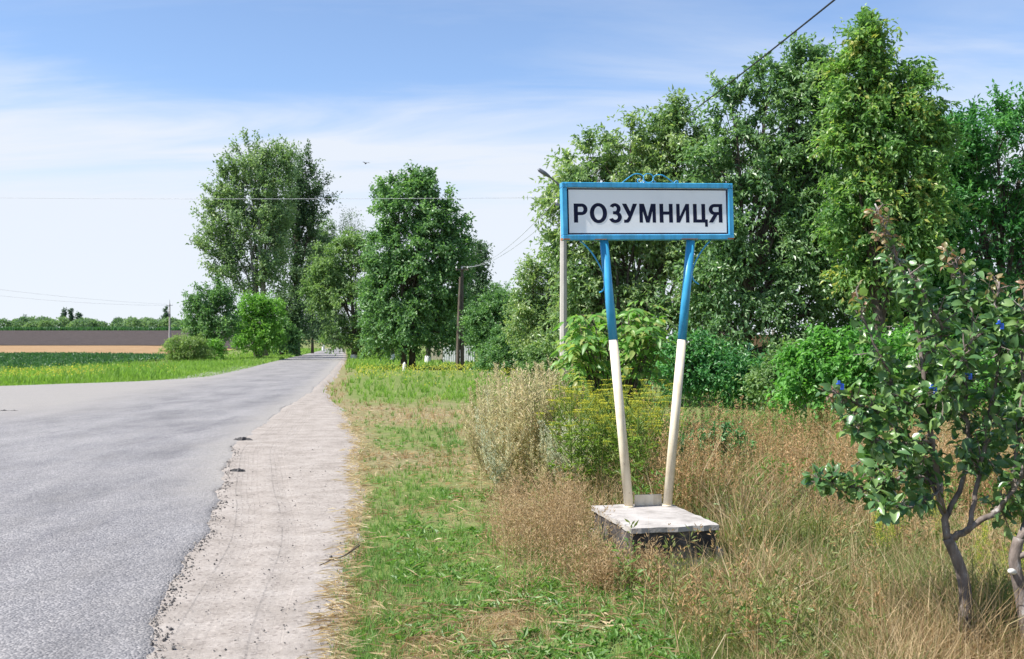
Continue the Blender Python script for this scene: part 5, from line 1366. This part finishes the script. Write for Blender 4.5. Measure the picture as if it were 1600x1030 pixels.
# ---- rusty dock weeds: dense stand behind the plinth and to the right
def spikes(cx, cy, H, nl, ll, lw, r_, spread=0.05, start=0.35, stemw=0.006):
    """many weeds in one mesh: thin stem blade plus many small leaves along it"""
    n = len(cx); base = np.stack([cx, cy, hgt(cx, cy)], 1)
    az = r_.uniform(0, 2 * np.pi, n); ln = np.abs(r_.normal(0, 0.12, n))
    tipoff = np.stack([np.cos(az) * ln * H, np.sin(az) * ln * H, H], 1)
    Vs, Ts = blades(base, H, np.full(n, stemw) * np.maximum(cy / 8, 0.9), az, ln)
    t = r_.uniform(start, 1.0, (n, nl))
    P = base[:, None] + tipoff[:, None] * t[..., None] * np.array([1, 1, 1.0])
    P[..., :2] = base[:, None, :2] + tipoff[:, None, :2] * (t ** 2)[..., None]
    a = r_.uniform(0, 2 * np.pi, (n, nl)); sp = spread * (1.15 - t)
    P[..., 0] += np.cos(a) * sp; P[..., 1] += np.sin(a) * sp
    D = np.stack([np.cos(a), np.sin(a), r_.uniform(0.1, 1.6, (n, nl))], -1)
    N = n * nl
    V2, T2 = leaves(P.reshape(-1, 3), D.reshape(-1, 3), r_.normal(size=(N, 3)), ll * r_.uniform(0.5, 1.4, N), lw * r_.uniform(0.6, 1.3, N), 0.2)
    return np.r_[Vs, V2], np.r_[Ts, T2 + len(Vs)], n * 5, N
cx = []; cy = []
while len(cx) < 900:
    yy = rng.uniform(8.9, 15.5); xx = rng.uniform(1.3, 0.50 * yy + 1.0)
    if vnoise(xx * 1.3, yy * 1.3, 17) > 0.33 and not (abs(xx - G(1115, yy)) < 0.45 and 10.4 < yy < 12.2): cx.append(xx); cy.append(yy)
cx = np.array(cx); cy = np.array(cy); H = rng.uniform(0.55, 0.98, len(cx)) * (0.85 + 0.3 * vnoise(cx, cy, 5))
V, T, a1, a2 = spikes(cx, cy, H, 62, 0.030, 0.013, rng, 0.035, 0.25)
stuff('dock_weeds', 'rusty brown dock weeds standing thick beyond the plinth', V, T, np.r_[np.repeat(rng.uniform(0.2, 0.8, len(cx)), 5), np.repeat(np.clip(np.repeat(rng.normal(0.5, 0.22, len(cx)), 62) + rng.normal(0, 0.15, len(cx) * 62), 0, 1), 4)], 'rustweed')
# green understorey between them
cx = rng.uniform(0.9, 7.8, 1100); cy = rng.uniform(8.8, 18, 1100); k_ = (cx < 0.52 * cy + 1); cx, cy = cx[k_], cy[k_]
H = rng.uniform(0.25, 0.6, len(cx)) * (1 + 0.5 * sstep(13, 16, cy))
V, T, a1, a2 = spikes(cx, cy, H, 26, 0.055, 0.020, rng, 0.09, 0.1)
stuff('green_undergrowth', 'leafy green undergrowth among the dry weeds', V, T, np.repeat(0.5, len(V)) + 0.0 * rng.uniform(0, 1, len(V)), 'broad')

# ---- coarse weeds standing in the dry growth, some green, some brown
cx, cy = wedge(1500, 5.0, 9.6, 0.3); u = cx - E_(cy)
k_ = (u > 1.75) & (fbm(cx * 0.9, cy * 0.9, 151) + rng.normal(0, 0.08, len(cx)) > 0.50) & off_slab(cx, cy, 0.06) & ~((np.abs(cx - 1.0) < 0.3) & (cy < 7.3) & (cy > 6.0) & (rng.uniform(0, 1, len(cx)) < 0.5)); cx, cy = cx[k_], cy[k_]
br = rng.uniform(0, 1, len(cx)) < 0.45
H = rng.uniform(0.18, 0.52, len(cx))
V, T, a1, a2 = spikes(cx[~br], cy[~br], H[~br], 26, 0.050, 0.014, rng, 0.06, 0.1, 0.005)
stuff('green_weeds', 'olive green leafy weeds standing in the right foreground', V, T, np.repeat(np.clip(rng.normal(0.5, 0.25, len(V)), 0, 1), 1), 'olive')
V, T, a1, a2 = spikes(cx[br], cy[br], H[br] * 1.15, 34, 0.028, 0.010, rng, 0.05, 0.3, 0.006)
stuff('brown_weeds', 'coarse brown seed stalks standing in the right foreground', V, T, np.repeat(np.clip(rng.normal(0.55, 0.2, len(V)), 0, 1), 1), 'rustweed')

# ---- tall dry stalks in the right foreground and round the plinth
n = 650
x, y = wedge(n, 4.9, 11, 0.4); u = x - E_(y)
k_ = (u > 1.7) & off_slab(x, y); x, y = x[k_], y[k_]; n = len(x)
P = np.stack([x, y, hgt(x, y)], 1)
V, T = blades(P, rng.uniform(0.20, 0.62, n), rng.uniform(0.004, 0.007, n), rng.uniform(0, 6.28, n), np.abs(rng.normal(0.3, 0.4, n)))
stuff('dry_stalks', 'tall bare dry stalks standing in the right foreground', V, T, np.repeat(rng.uniform(0.25, 1, n), 5), 'grassdry')
# brown feathery dry weeds left of the plinth
cx = np.r_[rng.normal(0.30, 0.33, 330), rng.uniform(0.40, 1.0, 70)]; cy = np.r_[rng.normal(8.1, 0.75, 330), rng.uniform(6.6, 7.15, 70)]; k_ = off_slab(cx, cy, 0.1) & (cx - E_(cy) > 1.0); cx, cy = cx[k_], cy[k_]
V, T, a1, a2 = spikes(cx, cy, np.where(cy < 7.1, 0.55, 1.0) * rng.uniform(0.3, 0.62, len(cx)), 46, 0.035, 0.007, rng, 0.10, 0.15, 0.004)
stuff('brown_brush', 'brown feathery dead weeds left of the plinth', V, T, np.repeat(np.clip(rng.normal(0.35, 0.2, len(V) // 1), 0, 1), 1), 'grassdry')

# ---- individual tall weeds left of the sign: wormwood and mugwort
def weed_proto(kind, seed):
    r_ = np.random.default_rng(seed)
    mb = MB(); H = 1.0
    st = MB()
    for b_ in range(7 if kind != 'silver' else 9):
        a = r_.uniform(0, 6.28); f = 0 if b_ == 0 else r_.uniform(0.05, 0.5)
        p0 = np.array([0, 0, f * H]); p1 = p0 + np.array([math.cos(a) * 0.24 * (b_ > 0), math.sin(a) * 0.24 * (b_ > 0), (H - f) * r_.uniform(0.65, 1.0) if b_ else H])
        P = spline([p0, p0 + (p1 - p0) * [0.75, 0.75, 0.4], p1], 4); st.tube(P, np.linspace(0.006, 0.002, len(P)), 4, cap=False)
        m_ = 95
        t = r_.uniform(0.12, 1, m_); pp = np.stack([np.interp(t, np.linspace(0, 1, len(P)), P[:, c]) for c in range(3)], 1)
        aa = r_.uniform(0, 6.28, m_); D = np.stack([np.cos(aa), np.sin(aa), r_.uniform(0.2, 1.6, m_)], 1)
        V, T = leaves(pp + D * 0.008, D, r_.normal(size=(m_, 3)), r_.uniform(0.03, 0.075, m_) * (1.25 - 0.6 * t), r_.uniform(0.010, 0.018, m_), 0.2)
        mb.add(V, T=T, a=np.repeat(np.clip(r_.normal(0.5, 0.25, m_), 0, 1), 4))
    return st.mesh('stem'), mb.mesh('leaf_sprays')
def plant(name, label, cat, group, meshes, mats, px, Y, hgt_m, rz):
    x = G(px, Y); e = empty(name, (x, Y, float(hgt(x, Y))), rz); e.scale = (hgt_m * 0.85, hgt_m * 0.85, hgt_m)
    tag(e, label, cat, group)
    for (nm, me), mt in zip(meshes, mats):
        link(nm, me, M[mt], e)
    return e
protos = {k: [weed_proto(k, 40 + i) for i in range(2)] for k in ('mugwort', 'silver', 'parsnipgreen')}
for k, ps in protos.items():
    for s_, l_ in ps:
        s_.materials.append(M['mugwort']); l_.materials.append(M[k])
spots = []
for a in range(40):
    spots.append(('mugwort', 742 + a * 3.8 + rng.uniform(-6, 6), rng.uniform(10.4, 15.5), rng.uniform(0.65, 1.5) * (0.7 + 0.3 * min(a / 12, 1))))
for a in range(16):
    spots.append(('parsnipgreen', 760 + a * 8.5 + rng.uniform(-5, 5), rng.uniform(11.5, 16.0), rng.uniform(0.7, 1.35)))
for px_, Y_, h_ in ((775, 11.0, 0.82), (788, 12.6, 1.15), (768, 12.2, 0.95), (880, 10.3, 0.85), (895, 10.5, 0.9), (868, 10.7, 0.9), (905, 11.0, 1.0)):
    spots.append(('silver', px_, Y_, h_))
for a, (k, px_, Y_, h_) in enumerate(spots):
    s_, l_ = protos[k][a % 2]
    if k == 'mugwort':
        plant('mugwort_plant', 'tall tan feathery mugwort among its like, left of the sign', 'weed', 'tan mugwort left of the sign', [('stem', s_), ('leaf_sprays', l_)], ['twig', k], px_, Y_, h_, rng.uniform(0, 6))
    elif k == 'parsnipgreen':
        plant('green_weed', 'tall yellow-green feathery weed among the tan mugwort', 'weed', 'green weeds among the mugwort', [('stem', s_), ('leaf_sprays', l_)], ['mugwort', k], px_, Y_, h_, rng.uniform(0, 6))
    elif px_ < 800:
        plant('wormwood_plant', {775: 'middle one of three silvery wormwoods at the left end of the tall weeds', 788: 'rightmost and tallest of three silvery wormwoods at the left end', 768: 'leftmost of three silvery wormwoods at the left end'}[px_], 'weed', 'silver wormwood at the left end', [('stem', s_), ('leaf_sprays', l_)], ['mugwort', k], px_, Y_, h_, rng.uniform(0, 6))
    else:
        plant('wormwood_plant', {880: 'second from left of four silvery wormwoods by the left sign leg', 895: 'third from left of four silvery wormwoods by the left sign leg', 868: 'leftmost of four silvery wormwoods by the left sign leg', 905: 'tallest silvery wormwood, nearest to the left sign leg'}[px_], 'weed', 'silver wormwood by the sign leg', [('stem', s_), ('leaf_sprays', l_)], ['mugwort', k], px_, Y_, h_, rng.uniform(0, 6))

# ---- wild parsnip with flat yellow umbels behind the legs
def umbel_mesh(seed):
    r_ = np.random.default_rng(seed); mb = MB()
    for a in range(11):
        an = a * 2.4; rr = 0.055 * math.sqrt(a / 10)
        c = np.array([math.cos(an) * rr, math.sin(an) * rr, 0.012 - 1.5 * rr * rr])
        mb.tube([np.array([0, 0, -0.05]), c], [0.0012, 0.001], 3, a=0.9, cap=False)
        for b_ in range(4):
            d = unit(r_.normal(size=3) * [1, 1, 0.3]) * 0.011
            V, T = leaves((c - d)[None], d[None], np.array([[0, 0, 1.0]]) + r_.normal(0, 0.25, (1, 3)), np.array([0.022]), np.array([0.016]), 0.1)
            mb.add(V, T=T, a=r_.uniform(0, 1))
    return mb.mesh('umbel')
UM = [umbel_mesh(s) for s in (1, 2, 3)]
for me in UM: me.materials.append(M['yellowflower'])
def parsnip_proto(seed):
    r_ = np.random.default_rng(seed); st = MB(); lf = MB(); tips = []
    st.tube([(0, 0, -0.03), (0.01, 0, 0.5), (0.0, 0.01, 1.0)], [0.009, 0.007, 0.004], 5); tips.append((0, 0.01, 1.0, 1.2))
    for b_ in range(11):
        a = b_ * 2.4; f = 0.35 + 0.055 * b_; L = 0.42 * (1.1 - f) + 0.16
        p0 = np.array([0, 0, f]); p1 = p0 + np.array([math.cos(a) * L * 0.75, math.sin(a) * L * 0.75, L * 0.75])
        st.tube(spline([p0, (p0 + p1) / 2 + [0, 0, -0.03], p1], 3), [0.004] * 7, 4, cap=False); tips.append((*p1, r_.uniform(0.8, 1.15)))
        if b_ % 2 == 0:
            pm = (p0 + p1) / 2; p2 = pm + np.array([math.cos(a + 1) * 0.08, math.sin(a + 1) * 0.08, 0.15])
            st.tube([pm, p2], [0.003, 0.002], 4, cap=False); tips.append((*p2, r_.uniform(0.6, 0.9)))
        m_ = 16; t = r_.uniform(0, 1, m_)
        q0 = np.array([0, 0, f * 0.8]); q1 = q0 + np.array([math.cos(a + 2), math.sin(a + 2), 0.15]) * 0.24
        pp = q0 + (q1 - q0) * t[:, None]; D = r_.normal(size=(m_, 3)) * [1, 1, 0.4]
        V, T = leaves(pp, D, np.tile([0, 0, 1.0], (m_, 1)), r_.uniform(0.05, 0.09, m_), r_.uniform(0.02, 0.035, m_)); lf.add(V, T=T, a=np.repeat(r_.uniform(0, 1, m_), 4))
    return st.mesh('stem'), lf.mesh('foliage'), tips
PP = [parsnip_proto(s) for s in (3, 5)]
for s_, l_, t_ in PP: s_.materials.append(M['parsnipgreen']); l_.materials.append(M['parsnipgreen'])
for a in range(19):
    s_, l_, tips = PP[a % 2]
    px_ = 898 + (a * 37 % 135) + rng.uniform(-6, 6); Y_ = rng.uniform(9.4, 12.0)
    sc_ = rng.uniform(0.95, 1.32) * (1.0 if px_ < 1000 else 0.88)
    e = plant('wild_parsnip', 'wild parsnip with flat yellow umbels behind the sign legs', 'weed', 'yellow parsnips behind the legs', [('stem', s_), ('foliage', l_)], ['parsnipgreen'] * 2, px_, Y_, sc_, rng.uniform(0, 6))
    for (tx, ty, tz, ts) in tips:
        o = link('umbel', UM[(a + int(tx * 100)) % 3], None, e, (tx, ty, tz)); o.scale = (ts, ts, ts)

# ---- goldenrod at the right edge
def goldenrod_proto(seed):
    r_ = np.random.default_rng(seed); st = MB(); fl = MB()
    for b_ in range(5):
        a = r_.uniform(0, 6.28); p1 = np.array([math.cos(a) * 0.13, math.sin(a) * 0.13, r_.uniform(0.7, 1.0)])
        st.tube(spline([(0, 0, 0), p1 * [0.4, 0.4, 0.6], p1], 4), [0.004] * 9, 4, cap=False)
        m_ = 90; t = r_.uniform(0.55, 1, m_); aa = r_.uniform(0, 6.28, m_); rr = 0.09 * (1.2 - t)
        pp = p1 * np.stack([t, t, t], 1) + np.stack([np.cos(aa) * rr, np.sin(aa) * rr, 0 * t], 1)
        V, T = leaves(pp, r_.normal(size=(m_, 3)), r_.normal(size=(m_, 3)), r_.uniform(0.012, 0.022, m_), r_.uniform(0.008, 0.012, m_)); fl.add(V, T=T, a=np.repeat(r_.uniform(0, 1, m_), 4))
        m_ = 40; t = r_.uniform(0.05, 0.7, m_); aa = r_.uniform(0, 6.28, m_)
        D = np.stack([np.cos(aa), np.sin(aa), 0.4 + 0 * t], 1); V, T = leaves(p1 * np.stack([t, t, t], 1), D, np.tile([0, 0, 1.0], (m_, 1)), r_.uniform(0.04, 0.07, m_), r_.uniform(0.007, 0.011, m_)); st.add(V, T=T, a=np.repeat(r_.uniform(0, 1, m_), 4))
    return st.mesh('stem'), fl.mesh('flower_sprays')
GP = goldenrod_proto(4); GP[0].materials.append(M['parsnipgreen']); GP[1].materials.append(M['yellowflower'])
for a in range(12):
    px_, Y_ = rng.uniform(1525, 1640), rng.uniform(5.5, 7.0)
    plant('goldenrod_plant', 'yellow goldenrod between the two pear trunks', 'weed', 'goldenrod by the pear trunks', [('stem', GP[0]), ('flower_sprays', GP[1])], ['parsnipgreen', 'yellowflower'], px_, Y_, rng.uniform(0.38, 0.6), rng.uniform(0, 6))
for a in range(7):
    px_, Y_ = rng.uniform(1360, 1480), rng.uniform(7.0, 8.2)
    plant('goldenrod_plant', 'greenish yellow goldenrod behind the left side of the pear', 'weed', 'goldenrod behind the pear', [('stem', GP[0]), ('flower_sprays', GP[1])], ['parsnipgreen', 'yellowflower'], px_, Y_, rng.uniform(0.4, 0.6), rng.uniform(0, 6))

# ---- yellow-flowering weeds in the meadow under the trees
n = 7000
y = rng.uniform(34, 62, n); x = E_(y) + 1 + rng.uniform(0, 1, n) * (0.07 * y + 4 - E_(y))
k_ = (fbm(x * 0.35, y * 0.16, 77) + rng.normal(0, 0.10, n)) > 0.58; x, y = x[k_], y[k_]; n = len(x)
P = np.stack([x, y, hgt(x, y) + rng.uniform(0.18, 0.48, n)], 1)
V, T = leaves(P, rng.normal(size=(n, 3)), rng.normal(size=(n, 3)) + [0, 0, 1], rng.uniform(0.06, 0.11, n), rng.uniform(0.04, 0.07, n))
stuff('yellow_meadow_flowers', 'yellow flower heads scattered in the meadow under the ash tree', V, T, np.repeat(rng.uniform(0, 1, n), 4), 'yellowflower')
# straw-coloured heads along the road edge further on
# ------------------------------------------------------------------ left of the road
n = 46000
y = rng.uniform(36.2, 74, n); xl = -0.60 * y - 4; xr = L_(y) + rag(y, 47, 1.2)
x = xl + (xr - xl) * rng.uniform(0, 1, n) ** 0.9
k_ = (x < xr) & (y < 50 + 7 * fbm(x * 0.25, y * 0.0, 8) + 24 * sstep(-31, -20, x)); x, y, xr = x[k_], y[k_], xr[k_]; n = len(x)
h = (0.10 + 0.30 * sstep(0.2, 3.5, xr - x)) * (0.55 + 0.9 * fbm(x * 0.5, y * 0.5, 19)) * rng.uniform(0.6, 1.3, n)
V, T = blades(np.stack([x, y, hgt(x, y)], 1), h, rng.uniform(0.02, 0.05, n), rng.uniform(0, 6.28, n), np.abs(rng.normal(0.35, 0.2, n)))
stuff('verge_grass', 'lush green grass bank between road junction and crop field', V, T, np.repeat(np.clip(0.5 + 0.2 * rng.normal(size=n) + 0.8 * (fbm(x * 0.3, y * 0.3, 6) - 0.5), 0, 1), 5), 'grassbright')
# grass along the left edge further on
n = 12000
y = 70 * (230 / 70) ** rng.uniform(0, 1, n); x = L_(y) - np.abs(rng.normal(0, 4, n)) - 0.1
V, T = blades(np.stack([x, y, hgt(x, y)], 1), rng.uniform(0.15, 0.4, n), rng.uniform(0.05, 0.1, n) * y / 90, rng.uniform(0, 6.28, n), np.abs(rng.normal(0.35, 0.2, n)))
stuff('roadside_grass', 'grass strip under the poplars along the left road edge', V, T, np.repeat(rng.uniform(0, 1, n), 5), 'grassbright')
n = 9000
y = 62 * (230 / 62) ** rng.uniform(0, 1, n); x = E_(y) + 0.3 + np.abs(rng.normal(0, 6, n))
V, T = blades(np.stack([x, y, hgt(x, y)], 1), rng.uniform(0.15, 0.35, n), rng.uniform(0.05, 0.1, n) * y / 80, rng.uniform(0, 6.28, n), np.abs(rng.normal(0.35, 0.2, n)))
stuff('far_verge_grass', 'grass strip along the far right road edge', V, T, np.repeat(rng.uniform(0, 1, n), 5), 'grassbright')
n = 3000
y = rng.uniform(40, 60, n); x = -0.56 * y + rng.uniform(0, 1, n) * (L_(y) - 2.0 + 0.56 * y)
k_ = (fbm(x * 0.3, y * 0.25, 15) + rng.normal(0, 0.1, n) > 0.58) & (x < L_(y) - 1.5) & (y < 57); x, y = x[k_], y[k_]; n = len(x)
V, T = leaves(np.stack([x, y, hgt(x, y) + rng.uniform(0.3, 0.62, n)], 1), rng.normal(size=(n, 3)), rng.normal(size=(n, 3)) + [0, 0, 1], rng.uniform(0.05, 0.10, n), rng.uniform(0.04, 0.07, n))
stuff('yellow_verge_flowers', 'yellow flowers along the grass bank before the crop', V, T, np.repeat(rng.uniform(0, 1, n), 4), 'yellowflower')
# beet crop in rows
n = 34000
y = rng.uniform(52, 103, n); xl = -0.58 * y - 6; xr = near_road(y)
x = xl + (xr - xl) * rng.uniform(0, 1, n); x = np.round(x / 0.5) * 0.5 + rng.normal(0, 0.10, n)
a = rng.uniform(0, 6.28, n); el = rng.uniform(0.4, 1.3, n)
D = np.stack([np.cos(a) * np.cos(el), np.sin(a) * np.cos(el), np.sin(el)], 1)
V, T = leaves(np.stack([x, y, hgt(x, y) + 0.12], 1), D, np.tile([0, 0, 1.0], (n, 1)) + rng.normal(0, 0.4, (n, 3)), rng.uniform(0.28, 0.48, n), rng.uniform(0.14, 0.24, n), 0.2)
stuff('beet_crop', 'dark green beet leaves covering the field left of the road', V, T, np.repeat(rng.uniform(0, 1, n), 4), 'crop')
# maize strip in front of the far wood
n = 9000
y = rng.uniform(402, 414, n); x = rng.uniform(-290, -95, n)
V, T = blades(np.stack([x, y, hgt(x, y)], 1), rng.uniform(1.2, 1.9, n), rng.uniform(0.35, 0.6, n), rng.uniform(0, 6.28, n), np.abs(rng.normal(0.3, 0.2, n)))
stuff('maize_strip', 'low green maize strip before the far wood', V, T, np.repeat(rng.uniform(0, 1, n), 5), 'crop')
# the far wood
r_ = np.random.default_rng(77)
mb = MB(); md = MB()
for a in range(120):
    px_ = r_.uniform(-120, 560); Y_ = r_.uniform(424, 470); x = G(px_, Y_); zb_ = float(hgt(x, Y_))
    H = r_.uniform(3.2, 6.2) * (0.75 + 0.5 * vnoise(px_ / 45.0, 0.5, 4)); rx = r_.uniform(2.4, 4.5)
    m_ = 260; d = unit(r_.normal(size=(m_, 3))); d[:, 2] = np.abs(d[:, 2]) * 1.0 - 0.1
    pp = np.array([x, Y_, zb_ + H * 0.40]) + d * [rx, rx, H * 0.6] * (r_.uniform(0.35, 1, (m_, 1)) ** 0.5)
    V, T = leaves(pp, d + r_.normal(0, 0.6, (m_, 3)), d + [0, 0, 0.6] + r_.normal(0, 0.3, (m_, 3)), r_.uniform(0.7, 1.4, m_), r_.uniform(0.5, 0.9, m_))
    mb.add(V, T=T, a=np.repeat(np.clip(r_.normal(r_.uniform(0.25, 0.8), 0.15) + r_.normal(0, 0.12, m_), 0, 1), 4))
    mb.tube([(x, Y_, zb_ - 0.2), (x, Y_, zb_ + H * 0.5)], [0.2, 0.12], 4)
tag(mb.build('far_wood', M['l_far']), 'low wood along the horizon, haze mixed into its leaf colour', kind='stuff')
for (px_, py_, wd, lb) in ((101, 482, 4.6, 'broad dark poplar of three on the far horizon'), (111, 484, 2.6, 'slim middle poplar of three on the far horizon'),
                           (123, 488, 4.2, 'right round-topped poplar of three on the far horizon'), (37, 492, 6.5, 'bushy tree rising above the left end of the far wood'), (259, 482, 5.0, 'tree rising above the far wood right behind the field pole'), (183, 494, 5.5, 'low round tree rising above the middle of the far wood')):
    top = py_; bot = 514
    tree('far_tree', lb, 'tree', 455, px_, [(px_, top + 8, wd * 0.8, 8), (px_, top + 17, wd, 11), (px_, bot - 8, wd * 0.9, 9)], 900, (0.8, 0.5), 'l_fardark', tr=0.3, m=4, q=5, tw=0.5, seed=int(px_), up=0.6)
